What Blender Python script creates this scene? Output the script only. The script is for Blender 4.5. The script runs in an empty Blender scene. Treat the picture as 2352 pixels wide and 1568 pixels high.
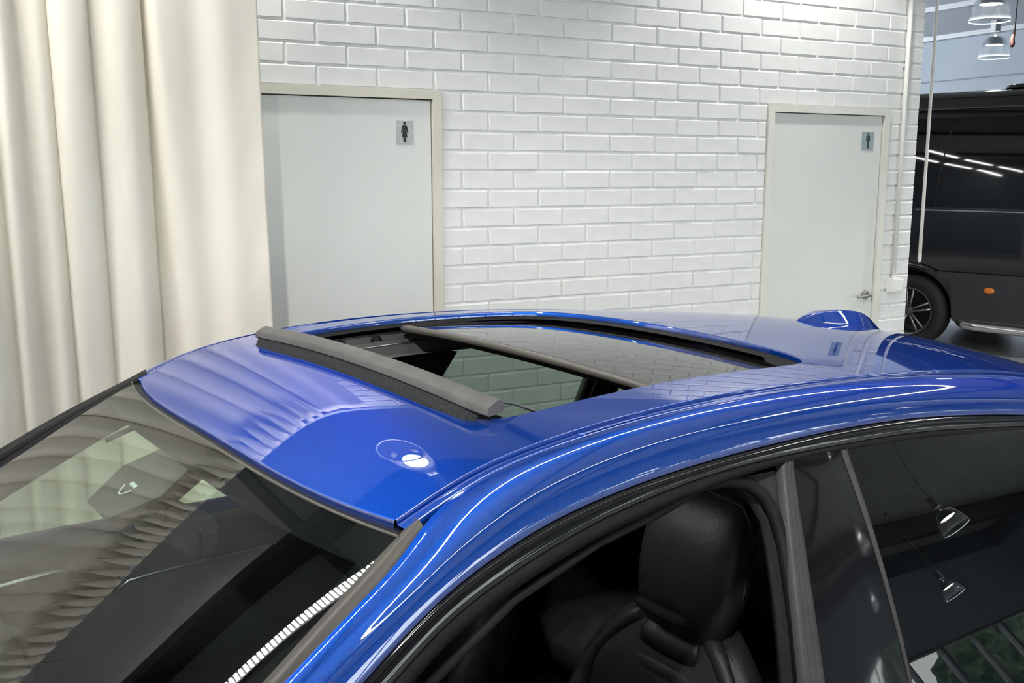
import bpy, bmesh, math, random
from mathutils import Vector, Matrix
random.seed(7)
PI = math.pi
scene = bpy.context.scene
COL = scene.collection

# ------------------------------------------------------------------ camera
cam_data = bpy.data.cameras.new('camera')
cam = bpy.data.objects.new('camera', cam_data)
COL.objects.link(cam)
cam.location = (-1.941, -4.23, 1.74)
cam.rotation_euler = (math.radians(90 - 9.72), 0, math.radians(-27.47))
cam_data.sensor_width = 36.0
cam_data.lens = 2272.0 / 2352.0 * 36.0
cam_data.clip_start = 0.05
cam_data.clip_end = 200
scene.camera = cam

# ------------------------------------------------------------------ world, exposure
world = bpy.data.worlds.new('world')
scene.world = world
world.use_nodes = True
bg = world.node_tree.nodes['Background']
bg.inputs['Color'].default_value = (0.93, 0.96, 0.97, 1)
bg.inputs['Strength'].default_value = 5.0
scene.view_settings.view_transform = 'Standard'
scene.view_settings.look = 'None'
scene.view_settings.gamma = 1.0
scene.view_settings.use_curve_mapping = False
scene.view_settings.exposure = 0.0

# strengths of the hall's lamps and the added fill tubes (used by their builders below)
TUBE_STRENGTH = 26.0
FRAME_STRENGTH = 52.0
HALL_FILL_STRENGTH = 200.0
PENDANT_WALL_W = 105.0
PENDANT_HALL_W = 300.0
PENDANT_BAY_W = 120.0
CEILING_FILL_STRENGTH = 55.0
FLOOD_W = 560.0
DISC_STRENGTH = 18.0
DOT_STRENGTH = 285.0

# ------------------------------------------------------------------ materials
def mat(name, color, rough=0.5, metal=0.0, spec=0.5, coat=0.0, coat_rough=0.03, emit=None, estr=0.0):
    m = bpy.data.materials.new(name)
    m.use_nodes = True
    b = m.node_tree.nodes['Principled BSDF']
    b.inputs['Base Color'].default_value = (*color, 1)
    b.inputs['Roughness'].default_value = rough
    b.inputs['Metallic'].default_value = metal
    b.inputs['Specular IOR Level'].default_value = spec
    b.inputs['Coat Weight'].default_value = coat
    b.inputs['Coat Roughness'].default_value = coat_rough
    if emit:
        b.inputs['Emission Color'].default_value = (*emit, 1)
        b.inputs['Emission Strength'].default_value = estr
    return m

def noise_tint(m, scale, c1, c2, lo=0.35, hi=0.65, detail=3.0, bump=0.0, bump_scale=None):
    nt = m.node_tree; n = nt.nodes; b = n['Principled BSDF']
    tc = n.new('ShaderNodeTexCoord')
    no = n.new('ShaderNodeTexNoise'); no.inputs['Scale'].default_value = scale; no.inputs['Detail'].default_value = detail
    nt.links.new(tc.outputs['Object'], no.inputs['Vector'])
    r = n.new('ShaderNodeValToRGB')
    r.color_ramp.elements[0].position = lo; r.color_ramp.elements[0].color = (*c1, 1)
    r.color_ramp.elements[1].position = hi; r.color_ramp.elements[1].color = (*c2, 1)
    nt.links.new(no.outputs['Fac'], r.inputs['Fac'])
    nt.links.new(r.outputs['Color'], b.inputs['Base Color'])
    if bump:
        n2 = n.new('ShaderNodeTexNoise'); n2.inputs['Scale'].default_value = bump_scale or scale * 8
        n2.inputs['Detail'].default_value = 4
        nt.links.new(tc.outputs['Object'], n2.inputs['Vector'])
        bp = n.new('ShaderNodeBump'); bp.inputs['Strength'].default_value = bump; bp.inputs['Distance'].default_value = 0.003
        nt.links.new(n2.outputs['Fac'], bp.inputs['Height'])
        nt.links.new(bp.outputs['Normal'], b.inputs['Normal'])
    return m

def glass_mat(name, tint, refl=1.0, ior=1.5, rough=0.0):
    m = bpy.data.materials.new(name); m.use_nodes = True
    nt = m.node_tree; n = nt.nodes
    n.remove(n['Principled BSDF'])
    out = n['Material Output']
    tr = n.new('ShaderNodeBsdfTransparent'); tr.inputs['Color'].default_value = (*tint, 1)
    gl = n.new('ShaderNodeBsdfGlossy'); gl.inputs['Roughness'].default_value = rough
    gl.inputs['Color'].default_value = (refl, refl, refl, 1)
    fr = n.new('ShaderNodeFresnel'); fr.inputs['IOR'].default_value = ior
    mx = n.new('ShaderNodeMixShader')
    ge = n.new('ShaderNodeNewGeometry')          # thin pane: same reflectance from either side
    ex = n.new('ShaderNodeMath'); ex.operation = 'MULTIPLY_ADD'; ex.inputs[1].default_value = -2.0; ex.inputs[2].default_value = 1.0
    pw = n.new('ShaderNodeMath'); pw.operation = 'POWER'; pw.inputs[0].default_value = ior
    nt.links.new(ge.outputs['Backfacing'], ex.inputs[0]); nt.links.new(ex.outputs[0], pw.inputs[1]); nt.links.new(pw.outputs[0], fr.inputs['IOR'])
    nt.links.new(fr.outputs['Fac'], mx.inputs['Fac'])
    nt.links.new(tr.outputs['BSDF'], mx.inputs[1])
    nt.links.new(gl.outputs['BSDF'], mx.inputs[2])
    nt.links.new(mx.outputs['Shader'], out.inputs['Surface'])
    return m

M = {}
# blue metallic car paint: fine flakes under clear coat
def paint_mat():
    m = mat('blue_metallic_paint', (0.012, 0.075, 0.42), rough=0.46, metal=0.85, coat=1.0, coat_rough=0.008)
    nt = m.node_tree; n = nt.nodes; b = n['Principled BSDF']
    b.inputs['Coat IOR'].default_value = 2.3
    b.inputs['Specular Tint'].default_value = (0.03, 0.13, 0.60, 1)
    tc = n.new('ShaderNodeTexCoord')
    vo = n.new('ShaderNodeTexVoronoi'); vo.inputs['Scale'].default_value = 900
    nt.links.new(tc.outputs['Object'], vo.inputs['Vector'])
    r = n.new('ShaderNodeValToRGB')
    r.color_ramp.elements[0].color = (0.0022, 0.046, 0.31, 1)
    r.color_ramp.elements[1].color = (0.0055, 0.088, 0.50, 1)
    nt.links.new(vo.outputs['Color'], r.inputs['Fac'])
    nt.links.new(r.outputs['Color'], b.inputs['Base Color'])
    return m
M['paint'] = paint_mat()
M['gloss_black'] = mat('gloss_black_trim', (0.006, 0.006, 0.007), rough=0.06, spec=0.5, coat=0.5)
M['frit'] = mat('black_ceramic_print', (0.008, 0.008, 0.009), rough=0.85, spec=0.05)
M['black_panel'] = mat('dark_sunroof_glass', (0.006, 0.006, 0.006), rough=0.03, spec=0.6)
M['rubber'] = noise_tint(mat('black_rubber', (0.008, 0.008, 0.009), rough=0.6, spec=0.2), 60, (0.007, 0.007, 0.0075), (0.010, 0.010, 0.0105))
M['rubber_grey'] = noise_tint(mat('grey_rubber', (0.05, 0.05, 0.05), rough=0.5, spec=0.3), 40, (0.045, 0.045, 0.045), (0.056, 0.056, 0.055))
M['moulding'] = noise_tint(mat('satin_grey_moulding', (0.07, 0.066, 0.058), rough=0.42, spec=0.35), 30, (0.066, 0.062, 0.055), (0.075, 0.07, 0.062))
M['plastic_grey'] = noise_tint(mat('matt_grey_plastic', (0.075, 0.074, 0.07), rough=0.6, spec=0.3), 25, (0.066, 0.065, 0.062), (0.085, 0.083, 0.08))
M['mesh'] = noise_tint(mat('dark_mesh_fabric', (0.02, 0.022, 0.023), rough=0.8, spec=0.2), 220, (0.014, 0.016, 0.017), (0.03, 0.032, 0.033), bump=0.4, bump_scale=900)
M['plastic_dark'] = noise_tint(mat('dark_grey_plastic', (0.03, 0.03, 0.03), rough=0.55, spec=0.3), 30, (0.027, 0.027, 0.027), (0.034, 0.034, 0.034))
M['interior'] = noise_tint(mat('black_cabin_lining', (0.008, 0.008, 0.009), rough=0.75, spec=0.2), 40, (0.006, 0.006, 0.007), (0.01, 0.01, 0.011))
M['leather'] = noise_tint(mat('black_leather', (0.012, 0.012, 0.013), rough=0.46, spec=0.4), 30, (0.010, 0.010, 0.011), (0.014, 0.014, 0.015), bump=0.25, bump_scale=450)
M['stitch'] = mat('dark_seam', (0.006, 0.006, 0.007), rough=0.8)
M['pillar_trim'] = noise_tint(mat('grey_pillar_fabric', (0.03, 0.03, 0.03), rough=0.8, spec=0.2), 90, (0.026, 0.026, 0.026), (0.036, 0.036, 0.036))
M['chrome'] = mat('chrome', (0.9, 0.9, 0.88), rough=0.16, metal=1.0)
M['satin_metal'] = mat('satin_metal', (0.55, 0.55, 0.54), rough=0.28, metal=1.0)
M['handle_metal'] = mat('dull_nickel', (0.30, 0.29, 0.27), rough=0.45, metal=0.8)
M['dark_metal'] = mat('dark_metal', (0.16, 0.16, 0.165), rough=0.35, metal=0.9)
M['track'] = mat('grey_track_metal', (0.10, 0.10, 0.102), rough=0.42, metal=0.3)
M['windscreen'] = glass_mat('windscreen_glass', (0.74, 0.83, 0.76), ior=1.7)
M['side_glass'] = glass_mat('green_tinted_side_glass', (0.70, 0.84, 0.70), ior=1.5)
M['side_glass_rear'] = glass_mat('dark_green_tinted_side_glass', (0.24, 0.31, 0.26), ior=1.5)
M['privacy'] = glass_mat('dark_privacy_glass', (0.07, 0.085, 0.085), ior=1.6)
M['brick'] = noise_tint(mat('white_painted_brick', (0.74, 0.745, 0.73), rough=0.42, spec=0.4), 9, (0.71, 0.715, 0.70), (0.77, 0.773, 0.76), bump=0.18, bump_scale=90)
M['mortar'] = noise_tint(mat('white_painted_mortar', (0.74, 0.745, 0.73), rough=0.55, spec=0.3), 14, (0.70, 0.705, 0.69), (0.76, 0.763, 0.75), bump=0.3, bump_scale=120)
M['door'] = noise_tint(mat('pale_grey_door_paint', (0.66, 0.675, 0.65), rough=0.4), 3, (0.65, 0.665, 0.64), (0.675, 0.69, 0.665))
M['frame'] = noise_tint(mat('cream_frame_paint', (0.62, 0.60, 0.51), rough=0.45), 4, (0.60, 0.58, 0.49), (0.64, 0.62, 0.53))
M['frame2'] = noise_tint(mat('ivory_frame_paint', (0.68, 0.68, 0.62), rough=0.45), 4, (0.66, 0.66, 0.60), (0.70, 0.70, 0.64))
M['pipe'] = noise_tint(mat('white_conduit_paint', (0.76, 0.76, 0.72), rough=0.4), 6, (0.74, 0.74, 0.70), (0.78, 0.78, 0.74))
M['box_plastic'] = noise_tint(mat('white_box_plastic', (0.78, 0.78, 0.75), rough=0.35), 6, (0.76, 0.76, 0.73), (0.80, 0.80, 0.77))
M['sign_plate'] = noise_tint(mat('brushed_sign_plate', (0.42, 0.42, 0.41), rough=0.4, metal=0.5), 40, (0.38, 0.38, 0.37), (0.45, 0.45, 0.44))
M['sign_plate2'] = noise_tint(mat('blue_grey_sign_plate', (0.30, 0.36, 0.37), rough=0.4, metal=0.3), 40, (0.28, 0.34, 0.35), (0.33, 0.39, 0.40))
M['sign_black'] = mat('sign_black', (0.012, 0.014, 0.014), rough=0.5)
M['sign_teal'] = mat('sign_dark_teal', (0.02, 0.04, 0.045), rough=0.5)
M['floor'] = noise_tint(mat('grey_showroom_floor', (0.4, 0.4, 0.39), rough=0.3), 1.5, (0.36, 0.36, 0.355), (0.44, 0.44, 0.43))
M['ceiling'] = noise_tint(mat('grey_ceiling_panels', (0.6, 0.61, 0.62), rough=0.8), 2, (0.57, 0.58, 0.59), (0.63, 0.64, 0.65))
M['beam'] = mat('dark_beam_paint', (0.07, 0.075, 0.08), rough=0.6)
M['hall_wall'] = noise_tint(mat('pale_blue_hall_wall', (0.52, 0.60, 0.70), rough=0.6), 1.2, (0.50, 0.585, 0.685), (0.54, 0.615, 0.715))
M['hall_grey'] = noise_tint(mat('grey_hall_panel', (0.33, 0.37, 0.42), rough=0.6), 1.2, (0.31, 0.35, 0.40), (0.35, 0.39, 0.44))
M['white_trim'] = mat('white_trim_paint', (0.75, 0.8, 0.87), rough=0.4)
M['mullion'] = mat('grey_mullion', (0.25, 0.26, 0.27), rough=0.4)
M['rod'] = noise_tint(mat('white_rod', (0.88, 0.86, 0.80), rough=0.35), 8, (0.86, 0.84, 0.78), (0.90, 0.88, 0.82))
M['van_paint'] = mat('black_van_paint', (0.004, 0.005, 0.007), rough=0.09, spec=0.5, coat=1.0, coat_rough=0.02)
M['van_glass'] = mat('black_van_glass', (0.003, 0.004, 0.005), rough=0.03, spec=0.6)
M['cladding'] = noise_tint(mat('dark_cladding_plastic', (0.03, 0.031, 0.036), rough=0.5), 20, (0.027, 0.028, 0.033), (0.034, 0.035, 0.04))
M['tyre'] = noise_tint(mat('tyre_rubber', (0.012, 0.012, 0.012), rough=0.75), 30, (0.010, 0.010, 0.010), (0.015, 0.015, 0.015))
M['alloy'] = mat('grey_alloy', (0.3, 0.3, 0.31), rough=0.35, metal=0.9)
M['amber'] = mat('amber_lens', (0.75, 0.20, 0.02), rough=0.25, coat=0.6)
M['lamp_metal'] = mat('lamp_aluminium', (0.36, 0.38, 0.40), rough=0.4, metal=0.7)
M['bell'] = glass_mat('bell_glass', (0.80, 0.83, 0.86), ior=1.75, rough=0.08)
def add_scatter(m, col, fac):
    nt = m.node_tree; n = nt.nodes; out = n['Material Output']
    src = out.inputs['Surface'].links[0].from_socket
    tl = n.new('ShaderNodeBsdfTranslucent'); tl.inputs['Color'].default_value = (*col, 1)
    mx = n.new('ShaderNodeMixShader'); mx.inputs['Fac'].default_value = fac
    nt.links.new(src, mx.inputs[1]); nt.links.new(tl.outputs['BSDF'], mx.inputs[2]); nt.links.new(mx.outputs['Shader'], out.inputs['Surface'])
add_scatter(M['bell'], (0.85, 0.9, 0.95), 0.08)
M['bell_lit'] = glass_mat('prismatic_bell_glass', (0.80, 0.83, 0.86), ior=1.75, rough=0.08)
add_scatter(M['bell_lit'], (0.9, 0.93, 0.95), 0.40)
M['bell_rim'] = mat('bell_rim_glass', (0.8, 0.85, 0.9), rough=0.15, spec=0.8)
M['lamp_disc'] = mat('lamp_light_disc', (0.9, 0.9, 0.88), rough=0.4, emit=(1.0, 0.98, 0.94), estr=DISC_STRENGTH)
M['tube'] = mat('led_tube_light', (0.95, 0.95, 0.95), rough=0.4, emit=(1.0, 0.985, 0.95), estr=TUBE_STRENGTH)
M['hall_fill'] = mat('hall_fill_light', (0.95, 0.95, 0.95), rough=0.4, emit=(0.93, 0.97, 1.0), estr=HALL_FILL_STRENGTH)
M['frame_led'] = mat('led_frame_diffuser', (0.95, 0.95, 0.95), rough=0.4, emit=(1.0, 0.98, 0.93), estr=FRAME_STRENGTH)
M['cove'] = mat('ceiling_fill_light', (0.95, 0.95, 0.95), rough=0.4, emit=(0.97, 0.99, 1.0), estr=CEILING_FILL_STRENGTH)
M['dots'] = mat('led_dot_light', (0.95, 0.95, 0.95), rough=0.4, emit=(1.0, 0.985, 0.95), estr=DOT_STRENGTH)
M['tube_body'] = mat('tube_housing', (0.75, 0.76, 0.77), rough=0.4)
M['plug'] = mat('dark_red_plug', (0.035, 0.01, 0.006), rough=0.6)
M['leaf'] = noise_tint(mat('tree_leaves', (0.03, 0.06, 0.03), rough=0.7), 6, (0.012, 0.03, 0.014), (0.06, 0.11, 0.05))
M['bark'] = mat('bark', (0.08, 0.06, 0.045), rough=0.9)
M['pane'] = glass_mat('clear_window_glass', (0.92, 0.95, 0.94), ior=1.45)

def cloth_mat():
    m = mat('cream_curtain_cloth', (0.80, 0.755, 0.65), rough=0.9, spec=0.1)
    nt = m.node_tree; n = nt.nodes; b = n['Principled BSDF']
    tc = n.new('ShaderNodeTexCoord')
    wv = n.new('ShaderNodeTexWave'); wv.wave_type = 'BANDS'; wv.bands_direction = 'Z'; wv.inputs['Scale'].default_value = 260
    nt.links.new(tc.outputs['Object'], wv.inputs['Vector'])
    no = n.new('ShaderNodeTexNoise'); no.inputs['Scale'].default_value = 2.5
    nt.links.new(tc.outputs['Object'], no.inputs['Vector'])
    r = n.new('ShaderNodeValToRGB')
    r.color_ramp.elements[0].position = 0.3; r.color_ramp.elements[0].color = (0.87, 0.825, 0.715, 1)
    r.color_ramp.elements[1].position = 0.7; r.color_ramp.elements[1].color = (0.91, 0.87, 0.77, 1)
    nt.links.new(no.outputs['Fac'], r.inputs['Fac']); nt.links.new(r.outputs['Color'], b.inputs['Base Color'])
    bp = n.new('ShaderNodeBump'); bp.inputs['Strength'].default_value = 0.06; bp.inputs['Distance'].default_value = 0.001
    nt.links.new(wv.outputs['Fac'], bp.inputs['Height']); nt.links.new(bp.outputs['Normal'], b.inputs['Normal'])
    # cloth lets a little light through
    out = n['Material Output']
    tl = n.new('ShaderNodeBsdfTranslucent'); tl.inputs['Color'].default_value = (0.85, 0.76, 0.58, 1)
    mx = n.new('ShaderNodeMixShader'); mx.inputs['Fac'].default_value = 0.10
    nt.links.new(b.outputs['BSDF'], mx.inputs[1]); nt.links.new(tl.outputs['BSDF'], mx.inputs[2])
    nt.links.new(mx.outputs['Shader'], out.inputs['Surface'])
    return m
M['cloth'] = cloth_mat()

# ------------------------------------------------------------------ helpers
def link(o, parent=None):
    COL.objects.link(o)
    if parent: o.parent = parent
    return o

def mk(name, verts, faces, m, parent=None, smooth=True, normals=None, fix=True):
    me = bpy.data.meshes.new(name)
    me.from_pydata([tuple(v) for v in verts], [], faces)
    if fix and normals is None:
        bm = bmesh.new(); bm.from_mesh(me)
        bmesh.ops.remove_doubles(bm, verts=bm.verts, dist=1e-5)
        bmesh.ops.recalc_face_normals(bm, faces=bm.faces)
        bm.to_mesh(me); bm.free()
    me.materials.append(m)
    if smooth:
        for p in me.polygons: p.use_smooth = True
    if normals is not None:
        for p in me.polygons:          # winding follows the given normals
            if sum((normals[i] for i in p.vertices), Vector()).dot(p.normal) < 0: p.flip()
        me.update()
        me.normals_split_custom_set_from_vertices(normals)
    return link(bpy.data.objects.new(name, me), parent)

def empty(name, loc=(0, 0, 0), rz=0.0, parent=None):
    o = bpy.data.objects.new(name, None)
    o.empty_display_size = 0.1
    o.location = loc; o.rotation_euler = (0, 0, rz)
    return link(o, parent)

def tag(o, label=None, cat=None, group=None, kind=None):
    if label: o['label'] = label
    if cat: o['category'] = cat
    if group: o['group'] = group
    if kind: o['kind'] = kind
    return o

def box_vf(x0, x1, y0, y1, z0, z1):
    v = [(x, y, z) for z in (z0, z1) for y in (y0, y1) for x in (x0, x1)]
    f = [(0, 2, 3, 1), (4, 5, 7, 6), (0, 1, 5, 4), (2, 6, 7, 3), (0, 4, 6, 2), (1, 3, 7, 5)]
    return v, f

def join_vf(parts):
    V, F = [], []
    for v, f in parts:
        o = len(V); V += list(v); F += [tuple(i + o for i in q) for q in f]
    return V, F

def box(name, x0, x1, y0, y1, z0, z1, m, parent=None, bevel=0.0):
    v, f = box_vf(x0, x1, y0, y1, z0, z1)
    o = mk(name, v, f, m, parent, smooth=False)
    if bevel:
        bm = bmesh.new(); bm.from_mesh(o.data)
        bmesh.ops.bevel(bm, geom=list(bm.edges), offset=bevel, segments=2, affect='EDGES', profile=0.6)
        bm.to_mesh(o.data); bm.free()
    return o

def loft_vf(rows, closed=False):
    V = [tuple(p) for r in rows for p in r]
    n = len(rows[0]); F = []
    for i in range(len(rows) - 1):
        for j in range(n - 1 + (1 if closed else 0)):
            k = (j + 1) % n
            F.append((i * n + j, i * n + k, (i + 1) * n + k, (i + 1) * n + j))
    return V, F

def tube_vf(path, rad, n=10, cap=True, squash=1.0):
    P = [Vector(p) for p in path]
    R = rad if isinstance(rad, (list, tuple)) else [rad] * len(P)
    rows = []; up = None
    for i, p in enumerate(P):
        t = (P[min(i + 1, len(P) - 1)] - P[max(i - 1, 0)]).normalized()
        if up is None:
            a = Vector((0, 0, 1)) if abs(t.z) < 0.9 else Vector((1, 0, 0))
            up = (a - t * a.dot(t)).normalized()
        else:
            up = (up - t * up.dot(t)).normalized()
        sd = t.cross(up)
        rows.append([p + (up * math.cos(2 * PI * k / n) + sd * math.sin(2 * PI * k / n) * squash) * R[i] for k in range(n)])
    V, F = loft_vf(rows, closed=True)
    if cap:
        F.append(tuple(range(n - 1, -1, -1)))
        b = (len(P) - 1) * n; F.append(tuple(b + k for k in range(n)))
    return V, F

def tube(name, path, rad, m, parent=None, n=10, squash=1.0):
    v, f = tube_vf(path, rad, n, True, squash)
    return mk(name, v, f, m, parent)

def lathe_vf(prof, n=32, axis='z', c=(0, 0, 0)):
    rows = []
    for r, h in prof:
        row = []
        for k in range(n):
            a = 2 * PI * k / n
            if axis == 'z': row.append((c[0] + r * math.cos(a), c[1] + r * math.sin(a), c[2] + h))
            else: row.append((c[0] + r * math.cos(a), c[1] + h, c[2] + r * math.sin(a)))
        rows.append(row)
    return loft_vf(rows, closed=True)

def lathe(name, prof, m, parent=None, n=32, axis='z', c=(0, 0, 0), smooth=True):
    v, f = lathe_vf(prof, n, axis, c)
    return mk(name, v, f, m, parent, smooth=smooth)

def autosmooth(o, ang=35):
    me = o.data
    bm = bmesh.new(); bm.from_mesh(me)
    for e in bm.edges:
        if len(e.link_faces) == 2 and e.calc_face_angle(0) > math.radians(ang): e.smooth = False
    bm.to_mesh(me); bm.free()
    return o

def spline(pts):
    x = [p[0] for p in pts]; y = [p[1] for p in pts]; n = len(x)
    h = [x[i + 1] - x[i] for i in range(n - 1)]
    a = [0.0] * n; b = [1.0] * n; c = [0.0] * n; d = [0.0] * n
    for i in range(1, n - 1):
        a[i] = h[i - 1]; b[i] = 2 * (h[i - 1] + h[i]); c[i] = h[i]
        d[i] = 6 * ((y[i + 1] - y[i]) / h[i] - (y[i] - y[i - 1]) / h[i - 1])
    for i in range(1, n):
        w = a[i] / b[i - 1]; b[i] -= w * c[i - 1]; d[i] -= w * d[i - 1]
    m = [0.0] * n; m[-1] = d[-1] / b[-1]
    for i in range(n - 2, -1, -1): m[i] = (d[i] - c[i] * m[i + 1]) / b[i]
    def f(v):
        i = 0
        while i < n - 2 and v > x[i + 1]: i += 1
        q = v - x[i]; hh = h[i]
        k = (y[i + 1] - y[i]) / hh - hh * (2 * m[i] + m[i + 1]) / 6
        if v < x[0]: return y[0] + k * q
        if v > x[-1]:
            q2 = hh; sl = k + m[i] * q2 + (m[i + 1] - m[i]) / (2 * hh) * q2 * q2
            return y[-1] + sl * (v - x[-1])
        return y[i] + k * q + m[i] / 2 * q * q + (m[i + 1] - m[i]) / (6 * hh) * q ** 3
    return f

def sstep(a, b, v):
    u = min(1, max(0, (v - a) / (b - a))); return u * u * (3 - 2 * u)
def frange(a, b, n): return [a + (b - a) * i / n for i in range(n + 1)]

# ------------------------------------------------------------------ the hall
HX0, HX1, HY0, HY1, HZ = -9.0, 12.0, -13.0, 12.0, 5.2
HX2, HYW = 24.0, -2.5            # the hall runs on to the right in front of the van aisle
v, f = join_vf([box_vf(HX0, HX1, HY0, HY1, -0.1, 0.0), box_vf(HX1, HX2, HY0, HYW, -0.1, 0.0)])
tag(mk('floor', v, f, M['floor'], smooth=False, fix=False), 'polished grey showroom floor under the cars', kind='structure')
v, f = join_vf([box_vf(HX0, HX1, HY0, HY1, HZ, HZ + 0.15), box_vf(HX1, HX2, HY0, HYW, HZ, HZ + 0.15)])
tag(mk('ceiling', v, f, M['ceiling'], smooth=False, fix=False), 'grey panelled hall ceiling high above the car', kind='structure')
tag(box('wall_left', HX0 - 0.2, HX0, HY0, HY1, 0, HZ, M['hall_grey']), 'grey hall wall beyond the cream curtain', kind='structure')
tag(box('wall_right', HX1, HX1 + 0.2, HYW, HY1, 0, 3.86, M['hall_wall']), 'pale blue hall wall behind the black van', kind='structure')
tag(box('wall_upper', HX1 + 0.05, HX1 + 0.2, HYW, HY1, 3.86, HZ, M['hall_grey']), 'grey upper wall panels above the pale blue wall', kind='structure')
tag(box('trim_1', HX1 - 0.06, HX1 + 0.05, HYW, HY1, 3.86, 3.93, M['white_trim']), 'white ledge on top of the pale blue wall', kind='structure')
tag(box('trim_2', HX1 - 0.02, HX1 + 0.05, HYW, HY1, 4.33, 4.41, M['white_trim']), 'white rail along the grey upper wall', kind='structure')
tag(box('trim_3', HX1 - 0.012, HX1, HYW, HY1, 3.2, 3.215, M['hall_grey']), 'thin grey joint line low on the pale blue wall', kind='structure')
tag(box('wall_far', HX0, HX1, HY1, HY1 + 0.2, 0, HZ, M['hall_grey']), 'grey far wall of the hall behind the washrooms', kind='structure')
tag(box('wall_side', HX1 + 0.2, HX2, HYW, HYW + 0.2, 0, HZ, M['hall_wall']), 'pale wall beside the far showroom bay', kind='structure')
tag(box('wall_end', HX2, HX2 + 0.2, HY0, HYW + 0.2, 0, HZ, M['hall_grey']), 'grey wall closing the far showroom bay', kind='structure')
# glazed front behind the camera: parapet, lintel, mullions, panes
v, f = join_vf([box_vf(HX0, HX2, HY0 - 0.2, HY0, 0, 0.5), box_vf(HX0, HX2, HY0 - 0.2, HY0, 3.1, HZ)])
tag(mk('wall_front', v, f, M['hall_grey'], smooth=False, fix=False), 'grey wall around the glazed front of the hall', kind='structure')
ORD = ['one', 'two', 'three', 'four', 'five', 'six', 'seven', 'eight', 'nine', 'ten', 'eleven']
for i in range(11):
    x0 = HX0 + i * 3.0
    w = tag(empty('window_%d' % (i + 1), (x0, HY0 - 0.1, 0.5)), 'tall shop front window, number %s from the left wall' % ORD[i], kind='structure')
    parts = [box_vf(0.0, 0.07, -0.06, 0.06, 0, 2.6), box_vf(2.93, 3.0, -0.06, 0.06, 0, 2.6), box_vf(0.07, 2.93, -0.06, 0.06, 0, 0.06),
             box_vf(0.07, 2.93, -0.06, 0.06, 2.54, 2.6), box_vf(1.47, 1.53, -0.06, 0.06, 0.06, 2.54)]
    v, f = join_vf(parts); mk('window_frame', v, f, M['mullion'], w, smooth=False, fix=False)
    for a, b in ((0.07, 1.47), (1.53, 2.93)):
        box('pane', a, b, -0.006, 0.006, 0.06, 2.54, M['pane'], w)
# ground and trees outside the glazed front
tag(box('ground', -30, 45, -45, HY0 - 0.2, -0.12, -0.02, M['floor']), 'grey yard outside the glazed front', kind='structure')
rt_ = random.Random(11)
for i in range(5):
    tx, ty = 18 + i * 6.2 + rt_.uniform(-0.4, 0.4), -18.5 - rt_.uniform(0, 3)
    t_ = tag(empty('tree', (tx, ty, -0.02)), 'leafy green tree outside the shop front, number %s from the left' % ORD[i], 'tree', 'trees outside')
    tube('trunk', [(0, 0, 0), (0.05, 0, 1.2), (0, 0.1, 2.6)], [0.16, 0.13, 0.09], M['bark'], t_, n=10)
    bm = bmesh.new(); bmesh.ops.create_icosphere(bm, subdivisions=4, radius=1.0)
    for vv in bm.verts:
        q = vv.co * 3.1 + Vector((i * 3.7, 0, 0))
        k = 1 + 0.22 * math.sin(q.x * 2.1) * math.sin(q.y * 2.3 + 1) * math.sin(q.z * 1.9 + i) + rt_.uniform(-0.10, 0.10)
        vv.co = Vector((vv.co.x * 1.6 * k, vv.co.y * 1.6 * k, vv.co.z * 1.8 * k + 3.0))
    me = bpy.data.meshes.new('crown'); bm.to_mesh(me); bm.free(); me.materials.append(M['leaf'])
    link(bpy.data.objects.new('crown', me), t_)
# ceiling beams
for i in range(6):
    y = -11.5 + i * 4.2
    tag(box('trim_%d' % (4 + i), HX0, (HX2 if y < HYW else HX1), y - 0.09, y + 0.09, HZ - 0.42, HZ, M['beam']), 'dark steel roof beam, number %s from the glazed front' % ['one', 'two', 'three', 'four', 'five', 'six'][i], kind='structure')
for i in range(5):
    x = -7.0 + i * 4.2
    tag(box('trim_%d' % (10 + i), x - 0.05, x + 0.05, HY0, HY1, HZ - 0.18, HZ - 0.04, M['beam']), 'dark purlin under the ceiling, number %s from the left wall' % ['one', 'two', 'three', 'four', 'five'][i], kind='structure')

# ------------------------------------------------------------------ white brick wall
BL, BH = 0.27, 0.0885            # brick length and course height, joint included
WX0, WX1, WZ1 = -5.4, 2.984, 2.896
D1 = (-1.03, -0.107); D2 = (1.817, 2.737); DTOP = 2.10
JT = 0.0145
wall_back = empty('wall_back', (0, 0, 0))
tag(wall_back, 'white painted brick wall with two washroom doors', kind='structure')
# backing with door openings (mortar plane sits behind the brick faces)
parts = []
def wall_seg(x0, x1, z0, z1): parts.append(box_vf(x0, x1, 0.0062, 0.24, z0, z1))
wall_seg(WX0, D1[0], 0, WZ1); wall_seg(D1[0], D1[1], DTOP, WZ1); wall_seg(D1[1], D2[0], 0, WZ1)
wall_seg(D2[0], D2[1], DTOP, WZ1); wall_seg(D2[1], WX1 - 0.004, 0, WZ1)
v, f = join_vf(parts)
mk('mortar_backing', v, f, M['mortar'], wall_back, smooth=False)

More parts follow.
